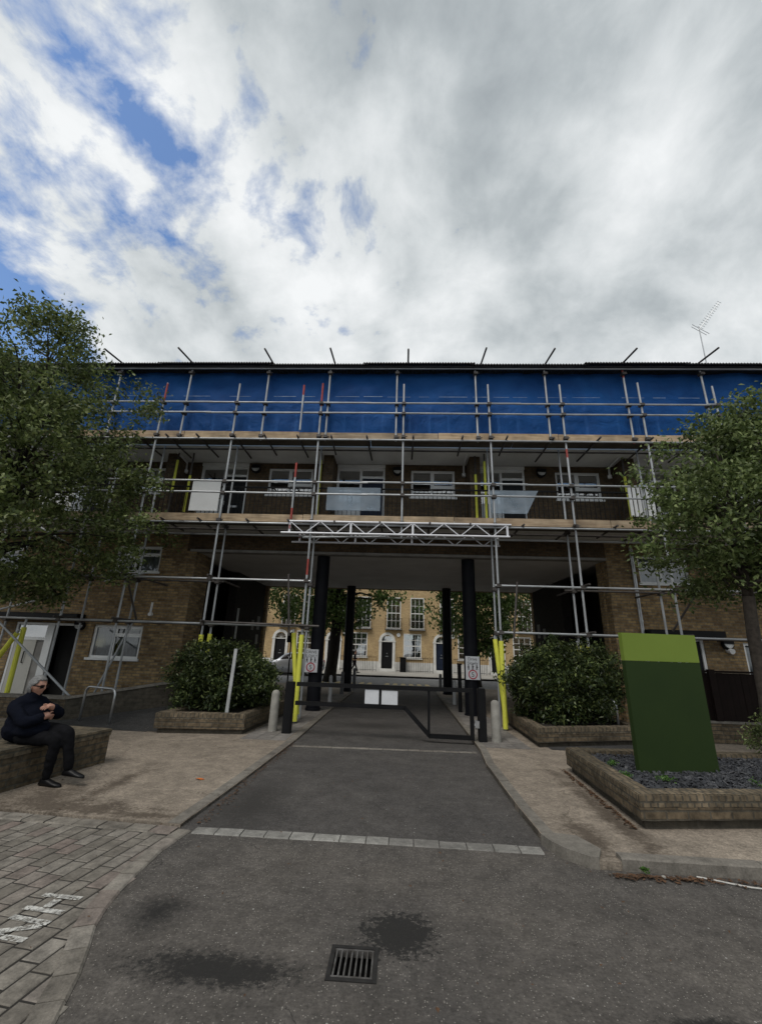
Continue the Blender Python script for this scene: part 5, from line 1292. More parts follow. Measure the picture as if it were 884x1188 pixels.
def profile_sampler(cx, cy, prof, ysq=1.0, shell=0.55, holes=0.0, cond=None):
    """prof: list of (z, radius) -> clump centres, denser towards the outside, with lumps"""
    zs = np.array([p[0] for p in prof]); rs = np.array([p[1] for p in prof])
    def f(rng, n):
        out = []
        while len(out) < n:
            z = rng.uniform(zs[0], zs[-1]); r = np.interp(z, zs, rs)
            if rng.random() > (r / rs.max()) ** 1.3 + 0.06: continue
            a = rng.uniform(0, 2 * math.pi); k = rng.uniform(0, 1) ** shell
            lump = 1 + 0.42 * mnoise.noise(Vector((math.cos(a) * 2.2 + cx, math.sin(a) * 1.9, z * 1.25)))
            p = np.array([cx + r * k * lump * math.cos(a), cy + r * k * lump * math.sin(a) * ysq, z + rng.normal() * 0.1])
            if holes and mnoise.noise(Vector(p) * 1.1) > holes: continue
            if cond and not cond(p): continue
            out.append(p)
        return np.array(out)
    return f
# left tree
def condL(p):
    zlow = 2.35 + max(0.0, (p[0] + 7.6)) * 0.45
    return p[2] > zlow
tree('pear_tree', 'tall dense dark green tree at left, overhanging the brick seat wall', 'tree', (-8.35, 7.9, 0.03), (-8.1, 7.95, 3.1), 0.15,
     profile_sampler(-8.45, 7.9, [(2.3, 1.6), (3.2, 3.3), (4.2, 3.5), (5.2, 2.9), (6.2, 2.45), (7.0, 2.15), (7.8, 1.65), (8.5, 1.05), (8.95, 0.4)], 0.92, 0.6, 0.16, condL),
     700, 84, 0.30, 0.104, 0.05, M['leaf_tree'], M['bark_dark'], 11, 60, 'small trees in front of the flats')
# right tree
def condR(p):
    return p[2] > 2.75 + max(0.0, 0.25 * (5.0 - p[0]))* -0.2
tree('pear_tree', 'smaller leaning tree at right with a lighter crown, beside the green panel', 'tree', (5.92, 7.9, 0.06), (6.05, 7.85, 2.72), 0.10,
     profile_sampler(6.35, 7.7, [(2.75, 1.5), (3.4, 1.95), (4.2, 1.9), (5.0, 1.7), (5.6, 1.35), (6.2, 0.85), (6.6, 0.3)], 0.85, 0.65, 0.12, condR),
     320, 80, 0.28, 0.100, 0.048, M['leaf_bright'], M['bark'], 23, 34, 'small trees in front of the flats')
# street trees seen through the passage
tree('street_tree', 'street tree with a thick dark trunk between the left columns', 'tree', (-3.75, 24.8, 0.0), (-3.45, 24.8, 4.2), 0.30,
     profile_sampler(-4.3, 24.8, [(2.7, 1.2), (3.4, 3.2), (4.6, 3.6), (6.5, 3.8), (8.5, 3.0), (10, 1.2)], 0.8, 0.6, 0.12), 300, 66, 0.55, 0.2, 0.13, M['leaf_street'], M['bark_dark'], 5, 40, 'street trees beyond the passage')
tree('street_tree', 'street tree with drooping leaves behind the right columns', 'tree', (4.15, 24.8, 0.0), (4.1, 24.8, 4.4), 0.2,
     profile_sampler(4.5, 24.8, [(1.9, 0.5), (2.6, 1.6), (3.4, 2.7), (4.6, 3.2), (6.5, 3.4), (8.5, 2.8), (10, 1.2)], 0.8, 0.6, 0.12), 300, 66, 0.55, 0.2, 0.13, M['leaf_street'], M['bark_dark'], 6, 40, 'street trees beyond the passage')
# planter shrubs
def shrub(label, c, rad, n, per, seed, name='shrub', leaf='leaf_shrub', ln=0.088, wd=0.034, spread=0.15, zb=0.36, group=None):
    rng = np.random.default_rng(seed)
    t = thing(name, (c[0], c[1], zb), label, 'shrub', group)
    tips = []
    while len(tips) < n:
        d = rng.normal(size=3); d /= np.linalg.norm(d); k = rng.uniform(0.25, 1) ** 0.4
        lump = 1 + 0.32 * mnoise.noise(Vector(d * 2.3) + Vector((seed, 0, 0)))
        p = np.array(c) + d * np.array(rad) * k * lump
        if p[2] > zb + 0.04 and not (rad[0] > 0.6 and c[0] < 0 and p[0] > c[0] + 0.35 and p[2] > c[2] + 0.62 - 0.62 * (p[0] - c[0] - 0.35)): tips.append(p)
    tips = np.array(tips)
    m = MB(); branches(m, (c[0], c[1], zb - 0.03), tips[rng.choice(n, min(n, 46), replace=False)], 0.022 if rad[0] > 0.6 else 0.03 * rad[0], rng, 0.2 * min(1, rad[0]))
    m.build('stems', M['bark_dark'], t)
    P, N = cloud(rng, tips, per, spread, 0.9)
    leaf_mesh('foliage', P, N, ln, wd, M[leaf], t, rng)
    return t
G2 = 'evergreen shrubs in the brick planters'
shrub('broad dark evergreen shrub filling the planter left of the gate', (-3.82, 10.15, 0.90), (1.18, 1.0, 0.90), 480, 54, 31, group=G2)
shrub('rounded dark evergreen shrub filling the planter right of the gate', (3.58, 10.25, 1.0), (1.22, 1.0, 0.98), 480, 54, 32, group=G2)
shrub('small scrubby bush growing against the low wall at the right edge', (5.55, 7.15, 0.52), (0.45, 0.4, 0.42), 70, 40, 33, 'bush', 'leaf_bright', 0.05, 0.022, 0.12, 0.3)
for i, (x, y, s, lab) in enumerate(((2.95, 5.62, 0.10, 'small bright green weed in the slate in front of the green panel'), (2.60, 5.72, 0.045, 'tiny green weed near the left rim of the slate planter'), (2.72, 6.3, 0.06, 'green sprig at the back left of the slate bed'), (3.95, 5.5, 0.14, 'grey green tuft at the right of the slate bed'))):
    shrub(lab, (x, y, 0.33), (s, s, s * 0.55), 10, 16, 50 + i, 'weed', 'weed', 0.03, 0.012, 0.04, 0.31)
shrub('tiny green weed among the brown leaves at the right kerb', (1.93, 4.14, 0.03), (0.03, 0.03, 0.03), 5, 12, 60, 'weed', 'weed', 0.03, 0.012, 0.02, 0.008)

# ================================================================ PEOPLE
def skinned(name, pts, edges, mat, parent, root, sub=2, extra=None):
    names = list(pts); idx = {k: i for i, k in enumerate(names)}
    me = bpy.data.meshes.new(name); me.from_pydata([pts[k][0] for k in names], [(idx[a], idx[b]) for a, b in edges], [])
    o = bpy.data.objects.new(name, me); COL.objects.link(o)
    md = o.modifiers.new('skin', 'SKIN'); md.use_smooth_shade = True; md.branch_smoothing = 0.6
    for i, k in enumerate(names):
        r = pts[k][1]; r = (r, r) if isinstance(r, (int, float)) else r
        me.skin_vertices[0].data[i].radius = r; me.skin_vertices[0].data[i].use_root = (k == root)
    s = o.modifiers.new('sub', 'SUBSURF'); s.levels = sub; s.render_levels = sub
    bpy.context.view_layer.update()
    m2 = bpy.data.meshes.new_from_object(o.evaluated_get(bpy.context.evaluated_depsgraph_get()))
    bpy.data.objects.remove(o); m2.name = name; m2.materials.clear(); m2.materials.append(mat)
    if extra: 
        bm = bmesh.new(); bm.from_mesh(m2)
        for e in extra: bm.from_mesh(e)
        bm.to_mesh(m2); bm.free()
    m2.polygons.foreach_set('use_smooth', [True] * len(m2.polygons))
    return link(name, m2, parent)
def ell(c, r, rot=0.0):
    bm = bmesh.new(); bmesh.ops.create_icosphere(bm, subdivisions=3, radius=1.0)
    mt = Matrix.Translation(c) @ Matrix.Rotation(rot, 4, 'Z') @ Matrix.Diagonal((r[0], r[1], r[2], 1))
    bmesh.ops.transform(bm, matrix=mt, verts=bm.verts); me = bpy.data.meshes.new('bulk'); bm.to_mesh(me); bm.free(); return me
def fuse(o, voxel=0.012, fold=0.007, seed=0.0, smooth=3):
    """fuse the overlapping volumes of a garment into one skin and ripple it like cloth"""
    tmp = bpy.data.objects.new('garment', o.data); COL.objects.link(tmp)
    md = tmp.modifiers.new('fuse', 'REMESH'); md.mode = 'VOXEL'; md.voxel_size = voxel; md.use_smooth_shade = True
    sm = tmp.modifiers.new('smooth', 'SMOOTH'); sm.iterations = smooth; sm.factor = 0.5
    bpy.context.view_layer.update()
    me = bpy.data.meshes.new_from_object(tmp.evaluated_get(bpy.context.evaluated_depsgraph_get())); bpy.data.objects.remove(tmp)
    mats = [m for m in o.data.materials]; me.materials.clear()
    for m in mats: me.materials.append(m)
    nv = [v.normal.copy() for v in me.vertices]
    for v, n in zip(me.vertices, nv):
        p = v.co; k = mnoise.noise(Vector((p.x * 9 + p.z * 7 + seed, p.y * 9, p.z * 14))) + 0.5 * mnoise.noise(Vector((p.x * 20, p.y * 20 + seed, p.z * 30)))
        v.co = p + n * fold * k
    me.polygons.foreach_set('use_smooth', [True] * len(me.polygons)); me.name = o.name; o.data = me
def head_mesh(c, fwd, h=0.23, tilt=0.0):
    """head with brow, nose, lips, chin and ears; fwd = horizontal facing direction"""
    fwd = Vector(fwd).normalized(); side = Vector((0, 0, 1)).cross(fwd); up = Vector((0, 0, 1))
    rt = Matrix.Rotation(tilt, 3, side); fwd = rt @ fwd; up = rt @ up
    bm = bmesh.new(); bmesh.ops.create_icosphere(bm, subdivisions=4, radius=1.0)
    for v in bm.verts:
        f, s, u = v.co.x, v.co.y, v.co.z
        F, S, U = f * 0.098, s * 0.076, u * 0.115
        if u < -0.1: k = min(1, (-0.1 - u) / 0.9); S *= 1 - 0.42 * k; F = F * (1 - 0.25 * k) + 0.012 * k
        if f > 0:
            g = lambda a, b, wa, wb: math.exp(-((s - a) / wa) ** 2 - ((u - b) / wb) ** 2)
            F += 0.024 * g(0, -0.18, 0.13, 0.13) + 0.012 * g(0, 0.02, 0.10, 0.18) + 0.008 * g(0, 0.22, 0.5, 0.10)
            F -= 0.010 * (g(0.34, 0.05, 0.16, 0.10) + g(-0.34, 0.05, 0.16, 0.10))
            F += 0.007 * g(0, -0.50, 0.24, 0.06) + 0.006 * g(0, -0.61, 0.22, 0.05) - 0.005 * g(0, -0.555, 0.26, 0.025) + 0.011 * g(0, -0.82, 0.3, 0.14)
        else: F *= 1.06
        v.co = Vector(c) + (fwd * F + side * S + up * U) * (h / 0.23)
    for sx in (-1, 1):
        e = bmesh.ops.create_icosphere(bm, subdivisions=2, radius=1.0)['verts']
        for v in e: v.co = Vector(c) + (fwd * (v.co.x * 0.018 - 0.008) + side * (sx * 0.078 + v.co.y * 0.009) + up * (v.co.z * 0.030 - 0.002)) * (h / 0.23)
    me = bpy.data.meshes.new('head'); bm.to_mesh(me); bm.free(); return me, fwd, side, up
def hair_mesh(c, fwd, side, up, mat, parent, h=0.23, length=-0.45, seed=1):
    bm = bmesh.new(); bmesh.ops.create_icosphere(bm, subdivisions=4, radius=1.0)
    kill = []
    for v in bm.verts:
        f, s, u = v.co
        hairline = 0.52 if f > 0.55 else (0.30 - 0.6 * (0.55 - f) if f > 0.0 else length)
        if u < hairline - 0.0: kill.append(v); continue
        k = 1.10 + 0.05 * mnoise.noise(Vector((f * 3 + seed, s * 9, u * 4))) + 0.03 * mnoise.noise(Vector((f * 8, s * 20, u * 8)))
        F, S, U = f * 0.098 * (1.06 if f < 0 else 1.0), s * 0.078, u * 0.117
        v.co = Vector(c) + (fwd * F + side * S + up * U) * k * (h / 0.23)
    bmesh.ops.delete(bm, geom=kill, context='VERTS')
    r = bmesh.ops.solidify(bm, geom=bm.faces[:], thickness=0.012)
    me = bpy.data.meshes.new('hair'); bm.to_mesh(me); bm.free(); me.materials.append(mat); me.polygons.foreach_set('use_smooth', [True] * len(me.polygons))
    return link('hair', me, parent)
def hand_pts(pts, edges, pre, wrist, dirv, palm_n, thumb_side, k=1.0, curl=0.5, attach_to=None):
    """palm with four curled fingers and a thumb, as skin joints"""
    d = Vector(dirv).normalized(); n = Vector(palm_n).normalized(); s = d.cross(n).normalized() * thumb_side
    wv = Vector(wrist)
    pts[pre + 'palm'] = (wv + d * 0.045 * k, (0.030 * k, 0.017 * k)); edges.append((attach_to, pre + 'palm'))
    for i, (off, ln) in enumerate(((0.028, 0.072), (0.010, 0.080), (-0.009, 0.074), (-0.027, 0.058))):
        a = wv + d * 0.075 * k + s * off * k; b = a + d * ln * 0.42 * k + n * ln * 0.10 * k; c = b + (d * math.cos(curl) + n * math.sin(curl)) * ln * 0.34 * k; e = c + (d * math.cos(curl * 2) + n * math.sin(curl * 2)) * ln * 0.28 * k
        for j, (p, r) in enumerate(((a, 0.0095), (b, 0.0088), (c, 0.008), (e, 0.0065))): pts['%sf%d%d' % (pre, i, j)] = (p, r * k)
        edges += [(pre + 'palm', '%sf%d0' % (pre, i))] + [('%sf%d%d' % (pre, i, j), '%sf%d%d' % (pre, i, j + 1)) for j in range(3)]
    a = wv + d * 0.025 * k + s * 0.030 * k; b = a + (d * 0.6 + s * 0.7).normalized() * 0.035 * k; c = b + (d * 0.9 + s * 0.2 + n * 0.3).normalized() * 0.03 * k
    for j, (p, r) in enumerate(((a, 0.011), (b, 0.010), (c, 0.0075))): pts['%st%d' % (pre, j)] = (p, r * k)
    edges += [(pre + 'palm', pre + 't0'), (pre + 't0', pre + 't1'), (pre + 't1', pre + 't2')]
def shoe(ankle, toe_dir, sole_z, mat, parent, L=0.26):
    d = Vector((toe_dir[0], toe_dir[1], 0)).normalized(); pitch = toe_dir[2] if len(toe_dir) > 2 else 0
    s = Vector((-d.y, d.x, 0)); a = Vector(ankle)
    sec = [(-0.075, 0.030, 0.055), (-0.06, 0.036, 0.085), (-0.02, 0.038, 0.095), (0.04, 0.040, 0.075), (0.10, 0.046, 0.055), (0.15, 0.044, 0.042), (0.185, 0.030, 0.032), (0.20, 0.010, 0.022)]
    m = MB(); rings = []
    for t, w, h in sec:
        r = []
        for k in range(10):
            an = 2 * math.pi * k / 10; zz = h / 2 + (h / 2) * math.sin(an) * 1.0; ww = w * math.cos(an) * (1.0 if math.sin(an) < 0.3 else 0.85)
            p = Vector((a.x, a.y, sole_z)) + d * t + s * ww + Vector((0, 0, max(0.0, zz) + pitch * (t + 0.06)))
            r.append(len(m.v)); m.v.append(tuple(p))
        rings.append(r)
    for A, B in zip(rings, rings[1:]):
        for k in range(10): m.f.append((A[k], A[(k + 1) % 10], B[(k + 1) % 10], B[k])); m.m.append(0)
    m.f.append(tuple(reversed(rings[0]))); m.m.append(0); m.f.append(tuple(rings[-1])); m.m.append(0)
    return m.build('shoe', mat, parent, smooth=True)

# --- the man sitting on the wall, arms folded, one leg over the other
man = thing('person', (-4.5, 5.5, 0.455), 'grey haired person in navy jacket and sunglasses sitting with folded arms on the brick wall', 'person')
HD = Vector((-4.455, 5.46, 1.075)); FW = (0.985, -0.17, 0)
hm, hf, hs, hu = head_mesh(HD, FW, 0.226, 0.08)
P_ = {}; E_ = []
J = dict(pelvis=((-4.53, 5.50, 0.56), (0.19, 0.14)), waist=((-4.57, 5.50, 0.68), (0.205, 0.175)), chest=((-4.55, 5.49, 0.81), (0.185, 0.165)), nbase=((-4.505, 5.475, 0.925), (0.10, 0.09)), neck=((-4.475, 5.465, 0.99), 0.060),
    shR=((-4.56, 5.305, 0.85), 0.083), elR=((-4.335, 5.22, 0.685), 0.072), wrR=((-4.205, 5.35, 0.775), 0.056),
    shL=((-4.47, 5.64, 0.85), 0.092), elL=((-4.165, 5.575, 0.745), 0.074), wrL=((-4.205, 5.40, 0.865), 0.050),
    hpR=((-4.44, 5.39, 0.545), 0.105), knR=((-4.02, 5.345, 0.515), 0.074), caR=((-4.055, 5.385, 0.30), 0.060), anR=((-4.085, 5.42, 0.085), 0.048),
    hpL=((-4.43, 5.58, 0.575), 0.105), knL=((-3.945, 5.42, 0.595), 0.076), caL=((-3.915, 5.43, 0.41), 0.060), anL=((-3.865, 5.45, 0.175), 0.054))
ED = [('pelvis', 'waist'), ('waist', 'chest'), ('chest', 'nbase'), ('nbase', 'neck'), ('nbase', 'shR'), ('shR', 'elR'), ('elR', 'wrR'), ('nbase', 'shL'), ('shL', 'elL'), ('elL', 'wrL'),
      ('pelvis', 'hpR'), ('hpR', 'knR'), ('knR', 'caR'), ('caR', 'anR'), ('pelvis', 'hpL'), ('hpL', 'knL'), ('knL', 'caL'), ('caL', 'anL')]
def sc_(r, k): return tuple(x * k for x in r) if isinstance(r, tuple) else r * k
body = {k: (v[0], sc_(v[1], 0.6 if k not in ('neck', 'wrR', 'wrL') else 0.9)) for k, v in J.items()}; be = list(ED)
hand_pts(body, be, 'hr', J['wrR'][0], (0.25, 0.55, -0.25), (-0.85, 0.1, 0.1), 1, 0.86, 0.7, 'wrR')
hand_pts(body, be, 'hl', J['wrL'][0], (-0.10, -0.75, 0.02), (-0.45, -0.1, -0.85), -1, 0.86, 0.7, 'wrL')
skinned('body', body, be, M['skin'], man, 'pelvis', 2, [hm])
up_ = ['pelvis', 'waist', 'chest', 'nbase', 'shR', 'elR', 'wrR', 'shL', 'elL', 'wrL']
jk = {k: (J[k][0], J[k][1]) for k in up_}
jk['collar'] = ((-4.485, 5.466, 0.985), (0.088, 0.080))
jo = skinned('jacket', jk, [e for e in ED if e[0] in up_ and e[1] in up_] + [('nbase', 'collar')], M['navy_wool'], man, 'pelvis', 2,
    [ell((-4.53, 5.49, 0.60), (0.20, 0.19, 0.15)), ell((-4.36, 5.44, 0.605), (0.20, 0.20, 0.095), -0.15), ell((-4.52, 5.48, 0.78), (0.17, 0.185, 0.19)), ell((-4.43, 5.45, 0.72), (0.165, 0.17, 0.16)), ell((-4.52, 5.47, 0.90), (0.13, 0.16, 0.085)),
     ell((-4.56, 5.34, 0.84), (0.09, 0.08, 0.10)), ell((-4.47, 5.61, 0.84), (0.10, 0.09, 0.11)), ell((-4.485, 5.466, 0.965), (0.088, 0.085, 0.06))])
fuse(jo, 0.012, 0.010, 1.0)
lo_ = ['pelvis', 'hpR', 'knR', 'caR', 'anR', 'hpL', 'knL', 'caL', 'anL']
tr_ = {k: (J[k][0], sc_(J[k][1], 1.0)) for k in lo_}; tr_['pelvis'] = ((-4.50, 5.50, 0.555), (0.11, 0.10))
_t = skinned('trousers', tr_, [e for e in ED if e[0] in lo_ and e[1] in lo_], M['charcoal'], man, 'pelvis', 2); fuse(_t, 0.012, 0.008, 5.0)
shoe((-4.07, 5.42), (0.97, -0.22), 0.03, M['shoe'], man); shoe((-3.855, 5.45), (0.96, -0.20, -0.04), 0.125, M['shoe'], man)
hair_mesh(HD, hf, hs, hu, M['hair'], man, 0.232, -0.60)
gl = MB()
for sx in (-1, 1):
    c = HD + hf * 0.092 + hs * (sx * 0.033) + hu * 0.006
    gl.hexa([c + hs * a * 0.027 + hu * b * 0.019 + hf * d for d in (-0.004, 0.006) for a, b in ((-1, -1), (1, -1), (1, 1), (-1, 1))])
    gl.bar(HD + hf * 0.09 + hs * sx * 0.058 + hu * 0.012, HD - hf * 0.005 + hs * sx * 0.078 + hu * 0.012, 0.006, 0.012)
gl.bar(HD + hf * 0.098 - hs * 0.012 + hu * 0.012, HD + hf * 0.098 + hs * 0.012 + hu * 0.012, 0.006, 0.008)
gl.build('sunglasses', M['lens'], man)

man.location.x += 0.07; man.rotation_euler.z = R(6)
# --- pedestrian on the far pavement, walking to the right
ped = thing('person', (-3.25, 33.0, 0.1), 'person in black walking along the pavement across the street', 'person')
def o_(x, y, z): return (-3.25 + x, 33.0 + y, 0.1 + z)
hm, hf, hs, hu = head_mesh(o_(0.05, 0, 1.47), (1, -0.1, 0), 0.21, 0.15)
J2 = dict(pelvis=(o_(0, 0, 0.84), (0.13, 0.10)), waist=(o_(0.01, 0, 1.0), (0.13, 0.10)), chest=(o_(0.03, 0, 1.18), (0.145, 0.11)), nbase=(o_(0.03, 0, 1.30), 0.075), neck=(o_(0.04, 0, 1.38), 0.052),
    shR=(o_(0.03, -0.18, 1.25), 0.07), elR=(o_(-0.02, -0.22, 1.0), 0.055), wrR=(o_(0.2, -0.16, 0.98), 0.04), shL=(o_(0.03, 0.18, 1.25), 0.07), elL=(o_(0.0, 0.22, 1.0), 0.055), wrL=(o_(0.22, 0.1, 1.0), 0.04),
    hpR=(o_(0.0, -0.09, 0.80), 0.09), knR=(o_(0.14, -0.09, 0.46), 0.065), anR=(o_(0.26, -0.09, 0.09), 0.045), hpL=(o_(0.0, 0.09, 0.80), 0.09), knL=(o_(-0.07, 0.09, 0.45), 0.065), anL=(o_(-0.28, 0.09, 0.14), 0.045))
ED2 = [e for e in ED if 'ca' not in e[0] and 'ca' not in e[1]] + [('knR', 'anR'), ('knL', 'anL')]
b2 = {k: (v[0], sc_(v[1], 0.82)) for k, v in J2.items()}; e2 = list(ED2)
hand_pts(b2, e2, 'hr', J2['wrR'][0], (0.9, 0.3, 0.1), (0, 0.3, 1), 1, 0.9, 0.8, 'wrR'); hand_pts(b2, e2, 'hl', J2['wrL'][0], (0.9, -0.3, 0.1), (0, -0.3, 1), -1, 0.9, 0.8, 'wrL')
skinned('body', b2, e2, M['skin'], ped, 'pelvis', 1, [hm])
skinned('jacket', {k: J2[k] for k in up_}, [e for e in ED2 if e[0] in up_ and e[1] in up_], M['charcoal'], ped, 'pelvis', 1)
lo2 = [k for k in lo_ if 'ca' not in k]
skinned('trousers', {k: J2[k] for k in lo2}, [e for e in ED2 if e[0] in lo2 and e[1] in lo2], M['charcoal'], ped, 'pelvis', 1)
shoe(o_(0.27, -0.09, 0)[:2], (1, 0, 0.15), 0.11, M['shoe'], ped); shoe(o_(-0.27, 0.09, 0)[:2], (1, 0, -0.35), 0.15, M['shoe'], ped)
hair_mesh(Vector(o_(0.05, 0, 1.47)), hf, hs, hu, M['hair_dark'], ped, 0.21, -0.3, 4)

# ================================================================ CARS
def car(x0, x1, y, paint, label, flip=False):
    """side profile lofted over stations from nose to tail, greenhouse narrower than the body"""
    cx = (x0 + x1) / 2; L = x1 - x0; t = thing('parked_car', (cx, y, 0), label, 'car', 'cars parked across the street')
    S = [(0.0, 0.42, 0.60, 0.60, 0.60), (0.02, 0.30, 0.72, 0.72, 0.72), (0.12, 0.22, 0.84, 0.84, 0.80), (0.24, 0.2, 0.92, 0.93, 0.84), (0.36, 0.2, 0.94, 1.28, 0.85), (0.46, 0.2, 0.95, 1.41, 0.85), (0.62, 0.2, 0.96, 1.43, 0.85), (0.78, 0.2, 0.98, 1.38, 0.84), (0.90, 0.22, 1.0, 1.20, 0.83), (0.97, 0.28, 0.98, 1.02, 0.80), (1.0, 0.40, 0.85, 0.86, 0.74)]
    b = MB(); win = MB(); R_ = []
    def X(u): return x1 - u * L if flip else x0 + u * L
    for u, zb, zw, zr, hw in S:
        ring_ = [(X(u), y + s * hw * k, z) for s, k, z in ((-1, 0.94, zb), (-1, 1.0, zb + (zw - zb) * 0.5), (-1, 0.97, zw), (-1, 0.76 if zr > zw + 0.05 else 0.9, zr), (1, 0.76 if zr > zw + 0.05 else 0.9, zr), (1, 0.97, zw), (1, 1.0, zb + (zw - zb) * 0.5), (1, 0.94, zb))]
        i = len(b.v); b.v += ring_; R_.append(list(range(i, i + 8)))
    for A, B in zip(R_, R_[1:]):
        for k in range(8): b.f.append((A[k], A[(k + 1) % 8], B[(k + 1) % 8], B[k])); b.m.append(0)
    b.f.append(tuple(R_[0])); b.m.append(0); b.f.append(tuple(reversed(R_[-1]))); b.m.append(0)
    b.build('body', paint, t, smooth=True)
    for s in (-1, 1):
        for (a, c) in ((3, 5), (5, 6), (6, 8)):
            wn = MB(); Pq = []
            A, B = S[a], S[c]
            for (st_, fr) in ((A, 0.08), (B, -0.08)):
                pass
            def pt(u, q):
                k = max(i for i in range(len(S) - 1) if S[i][0] <= u + 1e-6); f = (u - S[k][0]) / (S[k + 1][0] - S[k][0]); v_ = [S[k][i] + (S[k + 1][i] - S[k][i]) * f for i in range(5)]
                z = v_[2] + (v_[3] - v_[2]) * q; w = v_[4] * (0.97 + (0.76 - 0.97) * q); return (X(u), y + s * (w + 0.012), z)
            u0, u1 = A[0] + 0.015 + (0.05 if a == 3 else 0), B[0] - 0.015
            wn.face([pt(u0, 0.12), pt(u1, 0.12), pt(u1, 0.85), pt(u0 + (0.06 if a == 3 else 0), 0.85)] if s < 0 else [pt(u1, 0.12), pt(u0, 0.12), pt(u0 + (0.06 if a == 3 else 0), 0.85), pt(u1, 0.85)])
            wn.build('window', M['lens'], t)
    for u in (0.18, 0.80):
        for s in (-1, 1):
            wy = y + s * 0.74
            w = MB(); w.tube([(X(u), wy - 0.1, 0.31), (X(u), wy + 0.1, 0.31)], 0.31, 20); wo = w.build('wheel', M['tyre'], t)
            w = MB(); yy = wy + s * 0.103; w.tube([(X(u), yy - 0.006, 0.31), (X(u), yy + 0.006, 0.31)], 0.19, 16); w.build('rim', M['steel'], wo)
    for s in (-1, 1):
        for u, nm, mt in ((0.03, 'headlight', 'lamp_clear'), (0.975, 'tail_light', 'lamp_red')):
            w = MB(); xx = X(u); yy = y + s * 0.62; w.box(xx - 0.10, xx + 0.10, yy - 0.14, yy + 0.14, 0.66 if u < 0.5 else 0.78, 0.78 if u < 0.5 else 0.96); w.build(nm, M[mt], t, bevel=0.02)
    return t
car(-8.75, -4.95, 29.6, M['car_silver'], 'silver hatchback parked across the street, left of the passage')
car(7.15, 11.2, 29.6, M['car_grey'], 'grey car with a red tail light parked across the street at right', True)

# ================================================================ CAMERA
f_px, pitch, yaw, roll = 500.31, 0.3141625, -0.0509091, 0.0331299
fwv = Vector((math.sin(yaw) * math.cos(pitch), math.cos(yaw) * math.cos(pitch), math.sin(pitch)))
r0 = Vector((math.cos(yaw), -math.sin(yaw), 0)); u0 = r0.cross(fwv)
rv = r0 * math.cos(roll) + u0 * math.sin(roll); uv = u0 * math.cos(roll) - r0 * math.sin(roll)
cam = bpy.data.cameras.new('camera'); co = bpy.data.objects.new('camera', cam); COL.objects.link(co)
co.matrix_world = Matrix(((rv.x, uv.x, -fwv.x, 0), (rv.y, uv.y, -fwv.y, 0), (rv.z, uv.z, -fwv.z, 1.6), (0, 0, 0, 1)))
cam.sensor_fit = 'HORIZONTAL'; cam.sensor_width = 36; cam.lens = f_px / 884 * 36; cam.clip_start = 0.05; cam.clip_end = 2000
scene.camera = co

# ================================================================ SKY AND SUN
SUN_EL, SUN_AZ = 56, 205      # azimuth clockwise from +Y (north)
world = bpy.data.worlds.new('World'); scene.world = world; world.use_nodes = True
nt = world.node_tree; bg = nt.nodes['Background']
sky = nd(nt, 'ShaderNodeTexSky', sky_type='NISHITA'); sky.sun_disc = False; sky.sun_elevation = R(SUN_EL); sky.sun_rotation = R(SUN_AZ)
sky.air_density = 1.0; sky.dust_density = 0.6; sky.ozone_density = 2.5
tc = nd(nt, 'ShaderNodeTexCoord'); d = tc.outputs['Generated']
sp = nd(nt, 'ShaderNodeSeparateXYZ'); lk(nt, d, sp.inputs[0])
den = math_(nt, 'ADD', math_(nt, 'MAXIMUM', sp.outputs[2], 0.0), 0.60)
cb = nd(nt, 'ShaderNodeCombineXYZ'); lk(nt, math_(nt, 'DIVIDE', sp.outputs[0], den), cb.inputs[0]); lk(nt, math_(nt, 'DIVIDE', sp.outputs[1], den), cb.inputs[1])
pv = cb.outputs[0]
def blob(dx, dy, dz, k):
    v = nd(nt, 'ShaderNodeVectorMath', operation='DOT_PRODUCT'); lk(nt, d, v.inputs[0]); q = Vector((dx, dy, dz)).normalized(); v.inputs[1].default_value = q
    return math_(nt, 'EXPONENT', math_(nt, 'MULTIPLY', math_(nt, 'SUBTRACT', v.outputs['Value'], 1.0), k))
def wsum(lst):
    o = None
    for (x, y, z, k, a) in lst:
        t = math_(nt, 'MULTIPLY', blob(x, y, z, k), a); o = t if o is None else math_(nt, 'ADD', o, t)
    return o
# domain warp so the masses curl instead of running straight
wn = noise_(nt, pv, 2.2, 4, 0.5)
wm = nd(nt, 'ShaderNodeVectorMath', operation='MULTIPLY_ADD'); lk(nt, wn.outputs[1], wm.inputs[0]); wm.inputs[1].default_value = (0.16, 0.16, 0.16); lk(nt, pv, wm.inputs[2])
pw = wm.outputs[0]
nA = noise_(nt, pw, 3.6, 10, 0.55)            # broad masses
nB = noise_(nt, pw, 11.0, 12, 0.60)            # ragged edges
nC = noise_(nt, pw, 4.6, 9, 0.50)             # light and dark undersides
nD = noise_(nt, pw, 1.9, 5, 0.5)
cov = math_(nt, 'ADD', math_(nt, 'MULTIPLY', nA.outputs[0], 0.34), math_(nt, 'MULTIPLY', nB.outputs[0], 0.70))
clear = wsum([(-0.36, 0.42, 0.83, 50, 0.050), (-0.55, 0.44, 0.71, 80, 0.045), (-0.36, 0.52, 0.78, 100, 0.050), (-0.12, 0.60, 0.79, 160, 0.055), (-0.69, 0.56, 0.46, 120, 0.40), (-0.03, 0.55, 0.83, 500, 0.06), (-0.45, 0.47, 0.75, 16, 0.03), (0.42, 0.58, 0.70, 14, -0.14), (0.1, 0.75, 0.65, 20, -0.06)])
cov = math_(nt, 'ADD', math_(nt, 'SUBTRACT', cov, clear), 0.10)
mask = ramp(nt, cov, [(0.43, 0.03), (0.565, 1.0)])
